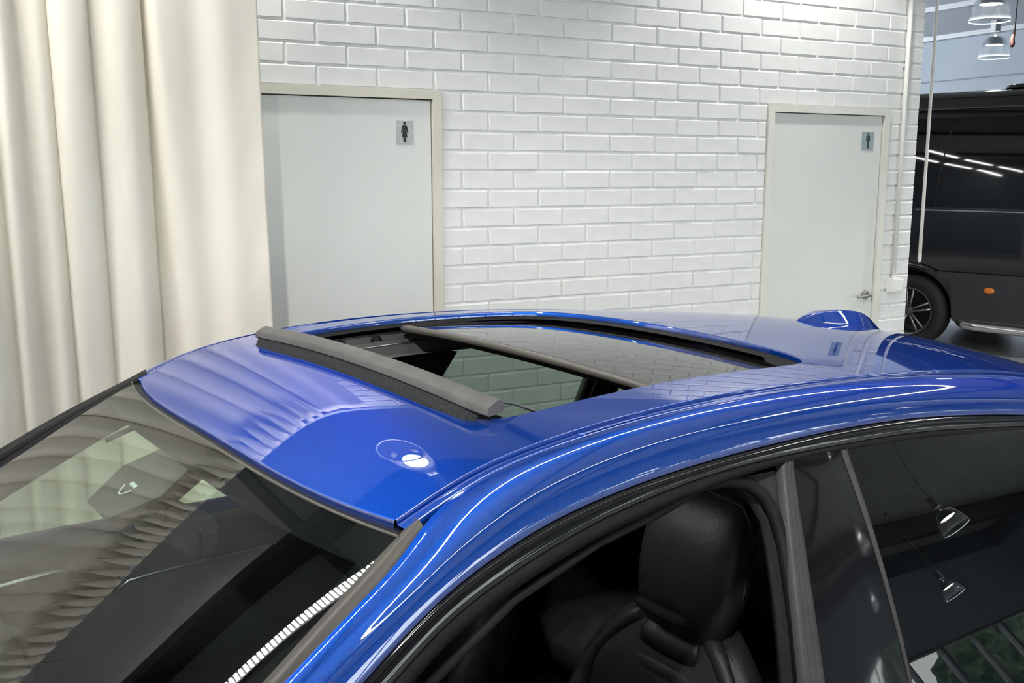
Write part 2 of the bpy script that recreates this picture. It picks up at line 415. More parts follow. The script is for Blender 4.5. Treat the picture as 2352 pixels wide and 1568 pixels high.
def brick_vf(l, h):
    """brick face with a small arris; the mortar bed weathers outwards on to its upper edge"""
    b = 0.0025
    x, z = l / 2, h / 2
    P = [(-x, 0.010, -z), (x, 0.010, -z), (x + JT * 0.5, 0.0082, z + JT * 0.66), (-x - JT * 0.5, 0.0082, z + JT * 0.66),
         (-x, 0.003, -z), (x, 0.003, -z), (x, 0.0016, z - 0.001), (-x, 0.0016, z - 0.001),
         (-x + b, 0.0, -z + b * 0.6), (x - b, 0.0, -z + b * 0.6), (x - b, 0.0, z - b), (-x + b, 0.0, z - b)]
    F = [(8, 9, 10, 11)]
    for i in range(4):
        j = (i + 1) % 4
        F += [(4 + i, 4 + j, 8 + j, 8 + i), (i, j, 4 + j, 4 + i)]
    return P, F
brick_cache = {}
extra = []; nb = 0
def add_brick(x0, x1, z0, z1):
    global nb
    l, h = x1 - x0, z1 - z0
    if l < 0.012: return
    cx, cz = (x0 + x1) / 2, (z0 + z1) / 2
    dy = random.uniform(-0.0016, 0.0012)
    vis = x1 > -1.06 and cz > 0.80 and cz < 2.86 and nb < 300
    if not vis:
        V, F = brick_vf(l, h); extra.append(([(a + cx, b_ + dy, c + cz) for a, b_, c in V], F)); return
    k = (round(l, 3), round(h, 3))
    if k not in brick_cache:
        V, F = brick_vf(*k)
        me = bpy.data.meshes.new('brick'); me.from_pydata(V, [], F); me.materials.append(M['brick']); brick_cache[k] = me
    o = bpy.data.objects.new('brick', brick_cache[k]); o.location = (cx, dy, cz)
    o.rotation_euler = (random.uniform(-0.012, 0.012), 0, random.uniform(-0.004, 0.004))
    link(o, wall_back); nb += 1
for n in range(-8, 24):          # course n lies between z = DTOP - (n-1)*BH and DTOP - n*BH
    zt, zb = DTOP - (n - 1) * BH, DTOP - n * BH
    z0, z1 = max(zb + JT / 2, 0.004), min(zt - JT / 2, WZ1)
    if z1 - z0 < 0.02: continue
    off = 0.0 if n % 2 else BL / 2
    k = math.floor((WX0 - off) / BL)
    while off + k * BL < WX1:
        x0, x1 = off + k * BL + JT / 2, off + (k + 1) * BL - JT / 2
        k += 1
        x0 = max(x0, WX0); x1 = min(x1, WX1)
        segs = [(x0, x1)]
        if zb < DTOP - 0.001:
            for a, b in (D1, D2):
                ns = []
                for p, q in segs:
                    if q <= a or p >= b: ns.append((p, q)); continue
                    if p < a: ns.append((p, a - 0.002))
                    if q > b: ns.append((b + 0.002, q))
                segs = ns
        for p, q in segs:
            if WX1 - q < BL * 0.22 and WX1 - q > 0: q = WX1     # closing bricks run to the wall end
            if WX1 - p < BL * 0.22: continue
            add_brick(p, q, z0, z1)
v, f = join_vf(extra)
o = mk('brick_courses', v, f, M['brick'], wall_back, smooth=False, fix=False); o['kind'] = 'stuff'
# return at the wall end
ends = []
for n in range(-8, 24):
    zt, zb = DTOP - (n - 1) * BH, DTOP - n * BH
    z0, z1 = max(zb + JT / 2, 0.004), min(zt - JT / 2, WZ1)
    if z1 - z0 > 0.02: ends.append(box_vf(WX1 - 0.012, WX1, 0.0095, 0.24, z0, z1))
v, f = join_vf(ends); o = mk('end_bricks', v, f, M['brick'], wall_back, smooth=False); o['kind'] = 'stuff'
# dark top slab / roof of the washroom block
tag(box('wall_cap', WX0, WX1, 0.0, 1.9, WZ1, WZ1 + 0.05, M['hall_grey']), 'grey slab on top of the white brick wall', kind='structure')
tag(box('wall_return', WX1 - 0.25, WX1 - 0.004, 0.24, 1.9, 0, WZ1, M['mortar']), 'white side wall of the washroom block', kind='structure')

# ------------------------------------------------------------------ washroom doors
def door(n, xs, label, fm, hinge_left):
    x0, x1 = xs; fw = 0.043
    r = tag(empty('door_%d' % n, ((x0 + x1) / 2, 0, 0)), label, kind='structure')
    hw = (x1 - x0) / 2
    # mitred frame, standing 14 mm proud of the wall
    y0, y1 = -0.014, 0.10
    for nm, q in (('frame_head', [(-hw, DTOP), (hw, DTOP), (hw - fw, DTOP - 0.038), (-hw + fw, DTOP - 0.038)]),
                  ('frame_jamb', [(-hw, 0), (-hw, DTOP), (-hw + fw, DTOP - 0.038), (-hw + fw, 0)]),
                  ('frame_jamb', [(hw - fw, 0), (hw - fw, DTOP - 0.038), (hw, DTOP), (hw, 0)])):
        V = [(a, y0, b) for a, b in q] + [(a, y1, b) for a, b in q]
        F = [(0, 1, 2, 3), (7, 6, 5, 4)] + [(i, 4 + i, 4 + (i + 1) % 4, (i + 1) % 4) for i in range(4)]
        mk(nm, V, F, fm, r, smooth=False)
    g = 0.004
    leaf = box('leaf', -hw + fw + g, hw - fw - g, 0.004, 0.044, 0.008, DTOP - 0.038 - g, M['door'], r, bevel=0.002)
    v, f = join_vf([box_vf(-hw + fw, hw - fw, 0.06, 0.075, 0, DTOP - 0.038)])
    mk('rebate', v, f, M['sign_black'], r, smooth=False)
    sx = -1 if hinge_left else 1
    for hz in (1.74, 0.35):
        tube('hinge', [(sx * (hw - fw - 0.001), -0.004, hz - 0.055), (sx * (hw - fw - 0.001), -0.004, hz + 0.055)], 0.007, M['satin_metal'], r, n=10)
    hx = -sx * (hw - fw - 0.062)
    lathe('handle_rose', [(0, -0.012), (0.024, -0.012), (0.026, -0.009), (0.026, 0.004)], M['handle_metal'], r, n=24, axis='y', c=(hx, 0, 1.02))
    tube('handle', [(hx, -0.005, 1.02), (hx, -0.042, 1.02), (hx + sx * 0.012, -0.052, 1.02), (hx + sx * 0.06, -0.055, 1.018), (hx + sx * 0.115, -0.05, 1.015)],
         [0.008, 0.008, 0.0095, 0.0085, 0.007], M['handle_metal'], r, n=10)
    return r
door(1, D1, 'pale grey washroom door in a cream frame beside the curtain', M['frame'], True)
door(2, D2, 'pale grey washroom door in an ivory frame near the wall end', M['frame2'], True)

def prism(name, poly, y0, y1, m, parent):
    n = len(poly)
    V = [(a, y0, b) for a, b in poly] + [(a, y1, b) for a, b in poly]
    F = [tuple(range(n)), tuple(range(2 * n - 1, n - 1, -1))] + [(i, n + i, n + (i + 1) % n, (i + 1) % n) for i in range(n)]
    return mk(name, V, F, m, parent, smooth=False)
def sign(x0, x1, z0, z1, woman, label, pm, bm_):
    cx, cz = (x0 + x1) / 2, (z0 + z1) / 2; w, h = x1 - x0, z1 - z0
    r = tag(empty('washroom_sign', (cx, 0.004, cz)), label, 'sign', 'washroom signs')
    box('plate', -w / 2, w / 2, -0.004, 0.0, -h / 2, h / 2, pm, r, bevel=0.001)
    u = h / 2
    head = [(0.13 * u * math.cos(2 * PI * i / 20), 0.78 * u + 0.13 * u * math.sin(2 * PI * i / 20)) for i in range(20)]
    prism('pictogram_head', head, -0.0055, -0.003, bm_, r)
    if woman:
        half = [(0.17, 0.58), (0.24, 0.5), (0.33, 0.0), (0.33, -0.08), (0.24, -0.06), (0.17, 0.2), (0.15, 0.2), (0.25, -0.4), (0.14, -0.42), (0.13, -0.86), (0.0, -0.86)]
    else:
        half = [(0.17, 0.6), (0.24, 0.54), (0.26, 0.1), (0.24, -0.04), (0.17, -0.02), (0.16, 0.1), (0.15, -0.06), (0.13, -0.86), (0.0, -0.86)]
    sx = 1.0 if woman else 1.1
    poly = [(a * u * sx, b * u) for a, b in half] + [(-a * u * sx, b * u) for a, b in reversed(half[:-1])]
    prism('pictogram_body', poly, -0.0055, -0.003, bm_, r)
    return r
sign(-0.3225, -0.2435, 1.863, 1.966, True, 'grey plate with a black woman symbol on the door beside the curtain', M['sign_plate'], M['sign_black'])
sign(2.534, 2.626, 1.866, 1.968, False, 'blue grey plate with a dark man symbol on the door near the wall end', M['sign_plate2'], M['sign_teal'])

# conduit and box on the wall
cd = tag(empty('cable_conduit', (2.845, 0, 0)), 'slim white cable conduit running down the brick wall beside the door', 'conduit')
tube('pipe', [(0, -0.014, 1.11), (0, -0.014, 2.89)], 0.0125, M['pipe'], cd, n=14)
for z in (1.5, 2.35): 
    v, f = box_vf(-0.02, 0.02, -0.004, 0.0, z - 0.008, z + 0.008); mk('clip', v, f, M['pipe'], cd, smooth=False)
sb = tag(empty('switch_box', (2.845, 0, 1.07)), 'small white electric box under the conduit on the brick wall', 'switch box')
box('body', -0.042, 0.042, -0.055, -0.001, -0.042, 0.042, M['box_plastic'], sb, bevel=0.004)
box('cover', -0.034, 0.034, -0.062, -0.054, -0.034, 0.034, M['box_plastic'], sb, bevel=0.003)
tube('cable_gland', [(0, -0.02, 0.04), (0, -0.02, 0.055)], 0.015, M['box_plastic'], sb, n=12)

# hanging rod
rd = tag(empty('pull_rod', (3.29, 0.18, 1.17)), 'long thin white rod hanging in front of the black van', 'rod')
tube('shaft', [(0, 0, 0.03), (0, 0, 0.55), (0, 0, 3.7)], [0.0115, 0.0100, 0.0085], M['rod'], rd, n=12)
lathe('tip', [(0.0, 0.0), (0.007, 0.002), (0.0112, 0.010), (0.0120, 0.03), (0.0115, 0.06)], M['rod'], rd, n=14)
tube('ceiling_hook', [(0, 0, 3.68), (0, 0, 4.0)], 0.004, M['satin_metal'], rd, n=8)

# ------------------------------------------------------------------ curtain
def curtain():
    r = tag(empty('curtain', (-1.0, -0.30, 0.0)), 'tall cream curtain hanging in soft folds left of the doors', 'curtain')
    val = [-1.41, -1.588, -1.718, -1.822, -1.905]
    x = -1.905
    rr = random.Random(3)
    while x > -6.2:
        x -= rr.uniform(0.10, 0.17); val.append(x)
    rows = []
    zs = frange(0.02, 2.70, 40)
    # dense columns
    xs = []
    xx = -1.0
    while xx > -6.2:
        xs.append(xx); xx -= 0.0085 if xx > -2.6 else 0.014
    ph = [rr.uniform(0, 6.28) for _ in val]
    amp = [rr.uniform(0.085, 0.125) for _ in val]
    for z in zs:
        row = []
        lo = (2.7 - z) / 2.7
        for x in xs:
            # fold index
            if x > val[0]:
                u = (x - val[0]) / (-1.0 - val[0])            # 1 at free edge
                w = 0.018 + 0.075 * sstep(0.1, 0.75, lo)       # opening of the first valley
                d = x - val[0]
                y = -0.065 + 0.105 * math.exp(-(d / w) ** 2)
                y += 0.020 * math.exp(-((u - 0.42 - 0.1 * lo) / 0.16) ** 2) - 0.012 * math.exp(-((u - 0.66) / 0.14) ** 2)
                e = (-1.0 - x)
                y += 0.0022 * math.sin(z * 46 + 2 * math.sin(z * 9)) * math.exp(-(e / 0.03) ** 2) + 0.002 * math.sin(z * 17 + e * 40) * math.exp(-(e / 0.08) ** 2)
                xo = 0.006 * math.sin(z * 2.1) * u
            else:
                i = 0
                while i < len(val) - 2 and x < val[i + 1]: i += 1
                u = (x - val[i]) / (val[i + 1] - val[i])
                a = amp[i] * (0.8 + 0.25 * math.sin(z * 0.9 + ph[i]))
                y = 0.018 - a * (abs(math.sin(PI * min(max(u, 0), 1))) ** 0.48)
                y += 0.008 * math.sin(PI * 2 * u + ph[i]) * (0.5 + lo)
                xo = 0.022 * math.sin(z * 1.1 + ph[i] * 0.3) * 0.4 - 0.03 * (u - 0.5) * (0.25 - lo * 0.2)
            row.append((x + 1.0 + xo, y, z))
        rows.append(row)
    v, f = loft_vf(rows)
    o = mk('cloth', v, f, M['cloth'], r)
    so = o.modifiers.new('thickness', 'SOLIDIFY'); so.thickness = 0.0025; so.offset = 0
    # heading tape with pinch pleats
    hv = []
    for x in xs[::2]:
        pass
    for i in range(len(val) - 1):
        cx = (val[i] + val[i + 1]) / 2 + 1.0
        wd = abs(val[i] - val[i + 1])
        for e in (-0.24, 0.24):
            tube('pleat', [(cx + e * wd, -0.075, 2.42), (cx + e * wd, -0.092, 2.52), (cx + e * wd, -0.098, 2.62), (cx + e * wd, -0.085, 2.70), (cx + e * wd, -0.06, 2.725)], [0.004, 0.016, 0.024, 0.024, 0.010], M['cloth'], r, n=10)
    return r
curtain()
cr = tag(empty('curtain_rail', (-3.6, -0.30, 2.74)), 'dark metal rail carrying the cream curtain', 'rail')
box('track', -2.6, 2.60, -0.012, 0.012, -0.022, 0.008, M['dark_metal'], cr, bevel=0.003)
for i in range(4):
    x = -2.4 + i * 1.6
    box('bracket', x - 0.015, x + 0.015, -0.012, 0.305, 0.008, 0.02, M['dark_metal'], cr)

# ------------------------------------------------------------------ pendant lamps with glass bells
def pendant(x, y, label, watts, cone=118, rim_z=3.33, allround=False):
    r = tag(empty('pendant_lamp', (x, y, rim_z)), label, 'lamp', 'glass bell pendant lamps')
    prof = [(0.208, 0.0), (0.203, 0.03), (0.193, 0.085), (0.180, 0.14), (0.160, 0.20), (0.130, 0.255), (0.098, 0.285), (0.06, 0.292)]
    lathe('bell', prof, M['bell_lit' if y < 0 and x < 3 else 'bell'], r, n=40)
    lathe('bell_rim', [(0.202, 0.004), (0.214, 0.006), (0.217, 0.0), (0.213, -0.006), (0.203, -0.005), (0.200, 0.0), (0.202, 0.004)], M['bell_rim'], r, n=40)
    lathe('reflector', [(0.062, 0.29), (0.10, 0.25), (0.115, 0.19), (0.118, 0.175)], M['lamp_metal'], r, n=32)
    lathe('light_disc', [(0.0, 0.176), (0.112, 0.176), (0.112, 0.182), (0.0, 0.182)], M['lamp_disc'], r, n=32)
    tube('stem', [(0, 0, 0.285), (0, 0, 0.37)], 0.016, M['lamp_metal'], r, n=12)
    box('gear_box', -0.055, 0.055, -0.045, 0.045, 0.36, 0.52, M['lamp_metal'], r, bevel=0.008)
    tube('cord', [(0, 0, 0.52), (0, 0, HZ - 0.02 - rim_z)], 0.006, M['lamp_metal'], r, n=8)
    lathe('ceiling_cup', [(0.0, HZ - rim_z), (0.05, HZ - rim_z), (0.045, HZ - rim_z - 0.06), (0.0, HZ - rim_z - 0.06)], M['lamp_metal'], r, n=20)
    l = bpy.data.lights.new('lamp_light', 'POINT' if allround else 'SPOT')
    l.energy = watts; l.color = (1.0, 0.985, 0.955)
    if not allround:
        l.spot_size = math.radians(cone); l.spot_blend = 0.35
    l.shadow_soft_size = 0.05
    lo = link(bpy.data.objects.new('lamp_light', l), r); lo.location = (0, 0, 0.10 if allround else 0.165)
    return r
pendant(7.686, 3.192, 'nearer of the two glass bell pendants above the black van', PENDANT_HALL_W)
pendant(10.782, 5.469, 'farther and smaller glass bell pendant seen below the other one above the van', PENDANT_HALL_W)
pendant(-1.25, -0.34, 'glass bell pendant over the end of the cream curtain', PENDANT_WALL_W)
pendant(1.95, -0.42, 'glass bell pendant over the washroom door near the wall end', PENDANT_WALL_W)
pendant(4.9, -0.5, 'glass bell pendant beyond the end of the brick wall', PENDANT_HALL_W)
pendant(11.3, -8.2, 'glass bell pendant in the far showroom bay nearest the car', PENDANT_BAY_W)
pendant(15.8, -11.0, 'glass bell pendant close to the shop front in the far bay', PENDANT_BAY_W)
pendant(19.5, -6.5, 'glass bell pendant at the end of the far bay', PENDANT_BAY_W)
pl = tag(empty('hanging_plug', (8.02, 3.15, 3.08)), 'dark red plug hanging beside the nearer glass pendant', 'plug')
tube('plug_body', [(0, 0, 0.0), (0.01, 0, 0.03), (0.0, 0, 0.09), (0.03, 0, 0.17)], [0.016, 0.028, 0.024, 0.012], M['plug'], pl, n=10)
tube('plug_cable', [(0.03, 0, 0.16), (0.035, 0, 0.5), (0.035, 0, HZ - 3.08)], 0.006, M['sign_black'], pl, n=8)

# LED tube fittings under the ceiling, rows parallel to the hall's length
tube_no = 0
def led(cx, cy, length, z, label, rz=0.0, tm='tube'):
    r = tag(empty('tube_light', (cx, cy, z), rz), label, 'light', 'LED tube lights')
    h = length / 2
    box('housing', -h, h, -0.022, 0.022, 0.0, 0.05, M['tube_body'], r)
    tube('diffuser', [(-h + 0.02, 0, -0.03), (h - 0.02, 0, -0.03)], 0.032, M[tm], r, n=12)
    for s in (-0.7, 0.7):
        tube('wire', [(s * h, 0, 0.05), (s * h, 0, HZ - z - 0.01)], 0.004, M['lamp_metal'], r, n=6)
    return r
# one dotted LED fitting above the bonnet, a rounded LED frame over the car's near side, added tubes around the van aisle
def led_frame(x0, x1, y0, y1, z, rad, label):
    r = tag(empty('frame_light', ((x0 + x1) / 2, (y0 + y1) / 2, z)), label, 'light')
    hx, hy = (x1 - x0) / 2, (y1 - y0) / 2
    path = []
    for cx, cy, a0 in ((hx - rad, hy - rad, 0), (-hx + rad, hy - rad, PI / 2), (-hx + rad, -hy + rad, PI), (hx - rad, -hy + rad, 3 * PI / 2)):
        for a in frange(a0, a0 + PI / 2, 10): path.append((cx + rad * math.cos(a), cy + rad * math.sin(a)))
    n = len(path)
    def ringloft(offs):
        rows = []
        for d, z_ in offs:
            row = []
            for i in range(n):
                p = Vector(path[i]); q = Vector(path[(i + 1) % n]) - Vector(path[i - 1]); nn = Vector((q.y, -q.x)).normalized()
                row.append((p.x + nn.x * d, p.y + nn.y * d, z_))
            rows.append(row)
        rows.append(rows[0])
        return loft_vf(rows, closed=True)
    v, f = ringloft([(-0.04, 0.0), (0.04, 0.0), (0.04, 0.06), (-0.04, 0.06)]); mk('housing', v, f, M['tube_body'], r, smooth=False)
    v, f = ringloft([(-0.032, -0.02), (0.032, -0.02), (0.032, 0.0), (-0.032, 0.0)]); mk('diffuser', v, f, M['frame_led'], r, smooth=False)
    blades = []                     # added cross louvres on the curved ends, cutting light towards the wall
    for i in range(n):
        p, q = Vector(path[i]), Vector(path[(i + 1) % n])
        if abs(p.y - q.y) < 1e-4: continue
        m_ = max(1, round((q - p).length / 0.07))
        for j in range(m_):
            c = p + (q - p) * (j / m_); d = (q - p).normalized(); w = Vector((d.y, -d.x)) * 0.036; e = d * 0.0015
            a = [c - w - e, c + w - e, c + w + e, c - w + e]
            blades.append(([(k.x, k.y, z_) for z_ in (-0.075, -0.02) for k in a], [(0, 3, 2, 1), (4, 5, 6, 7), (0, 1, 5, 4), (1, 2, 6, 5), (2, 3, 7, 6), (3, 0, 4, 7)]))
    v, f = join_vf(blades); o = mk('added_louvres', v, f, M['tube_body'], r, smooth=False, fix=False); o['kind'] = 'stuff'
    for sy in (-1, 1):              # added skirts on both long runs, keeping light off the upper wall
        box('added_skirt', -hx + rad * 0.3, hx - rad * 0.3, sy * hy + 0.036, sy * hy + 0.042, -0.075, 0.0, M['tube_body'], r)
    for sx in (-1, 1):
        for sy in (-1, 1):
            tube('wire', [(sx * (hx - rad), sy * hy, 0.05), (sx * (hx - rad), sy * hy, HZ - z - 0.01)], 0.004, M['lamp_metal'], r, n=6)
    return r
led_frame(-1.3, 5.2, -5.7, -2.3, 3.9, 1.2, 'large rounded LED frame light hanging over the near side of the blue car')

def led_dots(x0, x1, y, z, label):
    r = tag(empty('dotted_light', ((x0 + x1) / 2, y, z)), label, 'light')
    h = (x1 - x0) / 2
    box('housing', -h, h, -0.045, 0.045, 0.0, 0.06, M['beam'], r)
    parts = []
    n = int(2 * h / 0.03)
    for i in range(n):
        for j in range(4):
            cx = -h + 0.02 + i * 0.03; cy = -0.0255 + j * 0.017
            parts.append(box_vf(cx - 0.007, cx + 0.007, cy - 0.0045, cy + 0.0045, -0.008, 0.0))
    v, f = join_vf(parts); o = mk('light_dots', v, f, M['dots'], r, smooth=False, fix=False); o['kind'] = 'stuff'
    for s in (-0.8, 0.8): tube('wire', [(s * h, 0, 0.05), (s * h, 0, HZ - z - 0.01)], 0.004, M['lamp_metal'], r, n=6)
    return r
led_dots(-5.2, -1.98, -1.35, 3.35, 'dotted LED light fitting hanging over the bonnet in front of the curtain')
col = ['first', 'second', 'third', 'fourth', 'fifth', 'sixth']
def floodlight(x, y, z, aim, watts, size, label):
    r = tag(empty('floodlight', (x, y, z)), label, 'light')
    r.rotation_euler = (Vector(aim) - Vector((x, y, z))).to_track_quat('-Z', 'Y').to_euler()
    box('housing', -0.11, 0.11, -0.09, 0.09, 0.0, 0.10, M['beam'], r, bevel=0.01)
    box('lens', -0.095, 0.095, -0.075, 0.075, -0.004, 0.004, M['lamp_disc'], r)
    tube('bracket', [(-0.13, 0, 0.05), (-0.13, 0, 0.2), (0.13, 0, 0.2), (0.13, 0, 0.05)], 0.008, M['lamp_metal'], r, n=8)
    l = bpy.data.lights.new('lamp_light', 'SPOT'); l.energy = watts; l.color = (1.0, 0.975, 0.93)
    l.spot_size = math.radians(size); l.spot_blend = 0.8; l.shadow_soft_size = 0.07
    lo = link(bpy.data.objects.new('lamp_light', l), r); lo.location = (0, 0, -0.02)
    m_ = r.matrix_basis
    return r
floodlight(-2.9, -4.75, 3.75, (1.0, 0.0, -0.3), FLOOD_W, 47, 'small black floodlight hanging behind the camera and aimed at the brick wall')
tag(tube('light_bar', [(-4.4, -4.82, 3.97), (-1.6, -4.82, 3.97)], 0.02, M['beam'], None, n=10), 'black light bar carrying the floodlight behind the camera', 'bar')
for row, (bx, by) in enumerate(((-3.2, 3.72), (-4.35, 4.2))):
    for i in range(3):
        led(bx - 0.966 * 1.9 * i, by - 0.26 * 1.9 * i, 1.45, 4.2, '%s tube light from the right in the %s row behind the washrooms' % (col[i], ('front', 'rear')[row]), math.atan2(0.26, 0.966))
for i in range(2):  # added tubes that give the van's chrome step its highlight
    led(0.7 + i * 2.1, 4.5 - i * 0.3, 1.5, 4.2, '%s added tube light from the left in the short row left of the van' % col[i], math.atan2(0.26, 0.966))
for i in range(3):  # added tubes that brighten the pale wall beyond the van
    led(5.2 + i * 2.1, 9.8, 1.7, 4.45, '%s added fill tube from the left in the row behind the van' % col[i], 0, 'hall_fill')

# added tubes hidden behind the roof beams to brighten the reflected ceiling
for i in range(3):
    led(13.5 + 3.6 * i, -7.55, 3.0, 5.0, '%s added fill tube from the left behind the middle beam of the far bay' % col[i], 0, 'cove')
led(-4.4, 1.35, 2.2, 5.0, 'single added fill tube behind the beam over the washrooms', 0, 'tube')

# ------------------------------------------------------------------ black van
def van():
    ang = math.atan2(-0.959, 0.284)
    r = tag(empty('van', (6.247, 2.634, 0), ang), 'tall black van with alloy wheels parked behind the brick wall', 'van')
    L0, L1 = -1.15, 4.7        # rear and front end along the side
    W = 1.95
    H = 2.535
    # side section (y inwards, z): slight barrel with a belt crease; below it hangs the cladding with open arches
    sec = [(0.03, 0.74), (0.0, 0.78), (0.004, 1.0), (0.012, 1.30), (0.020, 1.37), (0.045, 1.75), (0.085, 2.10), (0.13, 2.33), (0.165, 2.44), (0.24, 2.50), (0.42, 2.53), (0.95, 2.545)]
    full = sec + [(W - a, b) for a, b in reversed(sec[:-1])]
    st = [(L0, 0.96), (L0 + 0.03, 0.985), (L0 + 0.12, 1.0)] + [(x, 1.0) for x in frange(L0 + 0.25, 3.3, 36)] + [(3.6, 0.99), (3.9, 0.90), (4.2, 0.70), (4.45, 0.42), (4.7, 0.20)]
    hubs = (-0.09, 3.58); ra = 0.415
    rows = []
    for x, k in st:
        row = []
        for a, b in full:
            e = (1 - min(1, k + 0.35)) * 0.3
            row.append((x, a + (0.95 - a) * e, 0.74 + (b - 0.74) * k))
        rows.append(row)
    v, f = loft_vf(rows)
    f += [tuple(range(len(full))), tuple(range((len(st) - 1) * len(full), len(st) * len(full)))]
    body = mk('body', v, f, M['van_paint'], r); autosmooth(body, 40)
    box('underbody', L0 + 0.1, 4.4, 0.40, W - 0.40, 0.26, 0.80, M['cladding'], r)
    # lower cladding with arch: polygon strip following the wheel arch
    def clad(y0, y1):
        pts_top = []; pts_bot = []
        xs = [L0 + 0.02 * i for i in range(int((4.3 - L0) / 0.02))]
        for x in xs:
            zb = 0.30
            for h in hubs:
                d = x - h
                if abs(d) < ra: zb = max(zb, 0.36 + math.sqrt(ra * ra - d * d))
            pts_top.append((x, 0.775)); pts_bot.append((x, min(zb, 0.774)))
        V = []; F = []
        for i, x in enumerate(xs):
            V += [(x, y0, pts_top[i][1]), (x, y0 - (0.012 if y0 < 1 else -0.012), 0.56 if pts_bot[i][1] < 0.56 else (pts_bot[i][1] + 0.775) / 2), (x, y0, pts_bot[i][1]), (x, y1, pts_bot[i][1]), (x, y1, pts_top[i][1])]
        for i in range(len(xs) - 1):
            for j in range(5):
                F.append((i * 5 + j, i * 5 + (j + 1) % 5, (i + 1) * 5 + (j + 1) % 5, (i + 1) * 5 + j))
        return V, F
    v, f = clad(-0.012, 0.03); o = mk('cladding', v, f, M['cladding'], r); autosmooth(o, 25)
    v, f = clad(W + 0.012, W - 0.03); o = mk('cladding', v, f, M['cladding'], r); autosmooth(o, 25)
    # flared arch lip and dark wheel housing
    for h in hubs:
        arc = [(h + (ra + 0.03) * math.cos(a), -0.002, 0.37 + (ra + 0.03) * math.sin(a)) for a in frange(0.9, PI - 0.9, 24)]
        tube('arch_lip', arc, 0.032, M['van_paint'], r, n=10, squash=0.6)
        for y0, y1 in ((0.01, 0.40), (W - 0.40, W - 0.01)):
            rows = [[(h + ra * math.cos(t), y, 0.36 + ra * math.sin(t)) for t in frange(-0.1, PI + 0.1, 24)] for y in (y0, y1)]
            v, f = loft_vf(rows); mk('wheel_housing', v, f, M['sign_black'], r)
        for yy, sgn in ((0.0, 1), (W, -1)):
            w = empty('wheel', (h, yy, 0.36), 0, r)
            tp = [(0.238, -0.045), (0.25, -0.06), (0.30, -0.072), (0.335, -0.064), (0.355, -0.045), (0.36, -0.02), (0.36, 0.13), (0.33, 0.15), (0.238, 0.15)]
            lathe('tyre', [(a, b * sgn) for a, b in tp], M['tyre'], w, n=48, axis='y')
            lathe('rim', [(a, b * sgn) for a, b in [(0.24, -0.062), (0.245, -0.055), (0.232, -0.058), (0.222, -0.045), (0.215, 0.0), (0.21, 0.12)]], M['alloy'], w, n=48, axis='y')
            lathe('barrel', [(a, b * sgn) for a, b in [(0.212, 0.02), (0.21, 0.06), (0.0, 0.07)]], M['sign_black'], w, n=36, axis='y')
            lathe('hub', [(a, b * sgn) for a, b in [(0.0, -0.045), (0.032, -0.045), (0.048, -0.036), (0.055, 0.0), (0.0, 0.0)]], M['dark_metal'], w, n=24, axis='y')
            for i in range(5):
                a0 = 2 * PI * i / 5 + 0.30
                for da in (-0.155, 0.155):
                    pts = []
                    for rr_, dd, wid in ((0.045, 1.6, 0.014), (0.13, 1.15, 0.012), (0.222, 1.0, 0.014)):
                        a = a0 + da * dd
                        pts.append((rr_ * math.cos(a), -0.04 * sgn, rr_ * math.sin(a)))
                    tube('spoke', pts, [0.013, 0.0115, 0.014], M['alloy'], w, n=8)
    # window band, silver trim line, gutter
    rows = []
    for x in frange(L0 + 0.25, 3.2, 24):
        rows.append([(x, a - 0.004, b) for a, b in [(0.0215, 1.40), (0.045, 1.75), (0.085, 2.10), (0.115, 2.26)]])
    v, f = loft_vf(rows); mk('side_window', v, f, M['van_glass'], r)
    tube('trim_line', [(x, 0.016, 1.369) for x in frange(-0.115, 3.4, 20)], 0.0085, M['satin_metal'], r, n=8)
    tube('gutter', [(x, 0.125, 2.345) for x in frange(-0.9, 3.2, 20)], 0.007, M['dark_metal'], r, n=8)
    # pillar seams between the windows
    for x in (0.18, 1.5, 2.7):
        tube('window_seam', [(x - 0.10 + 0.13 * t * t, a - 0.006, b) for t, (a, b) in zip((0, 0.35, 0.7, 1.0), [(0.0215, 1.40), (0.045, 1.75), (0.085, 2.10), (0.115, 2.26)])], 0.006, M['sign_black'], r, n=6)
    # amber side marker
    mo_ = lathe('side_marker', [(0.0, -0.034), (0.036, -0.032), (0.048, -0.026), (0.052, -0.016), (0.0, -0.016)], M['amber'], r, n=24, axis='y')
    mo_.scale = (1, 1, 0.62); mo_.location = (0.665, 0, 0.622)
    bpy.context.view_layer.update()
    # chrome side step
    st_ = empty('side_step', (0, 0, 0), 0, r)
    tube('step_bar', [(0.37, 0.08, 0.295), (0.40, 0.03, 0.285), (0.47, -0.03, 0.275), (0.60, -0.055, 0.27), (2.9, -0.055, 0.27), (3.05, -0.02, 0.275), (3.12, 0.06, 0.29)], 0.042, M['chrome'], st_, n=16)
    lathe('end_cap', [(0.0, -0.02), (0.03, -0.018), (0.038, 0.0), (0.034, 0.02), (0, 0.02)], M['satin_metal'], st_, n=18, axis='y', c=(0.36, 0.06, 0.305))
    box('step_pad', 0.52, 2.85, -0.02, 0.06, 0.315, 0.33, M['dark_metal'], st_)
    for x in (0.8, 1.7, 2.6):
        tube('bracket', [(x, -0.04, 0.28), (x, 0.3, 0.35)], 0.018, M['dark_metal'], st_, n=8)
    # roof vent bump
    lathe('roof_vent', [(0.0, 0.045), (0.10, 0.043), (0.16, 0.03), (0.18, 0.0)], M['gloss_black'], r, n=28, c=(0.66, 0.50, 2.528))
    return r
van()

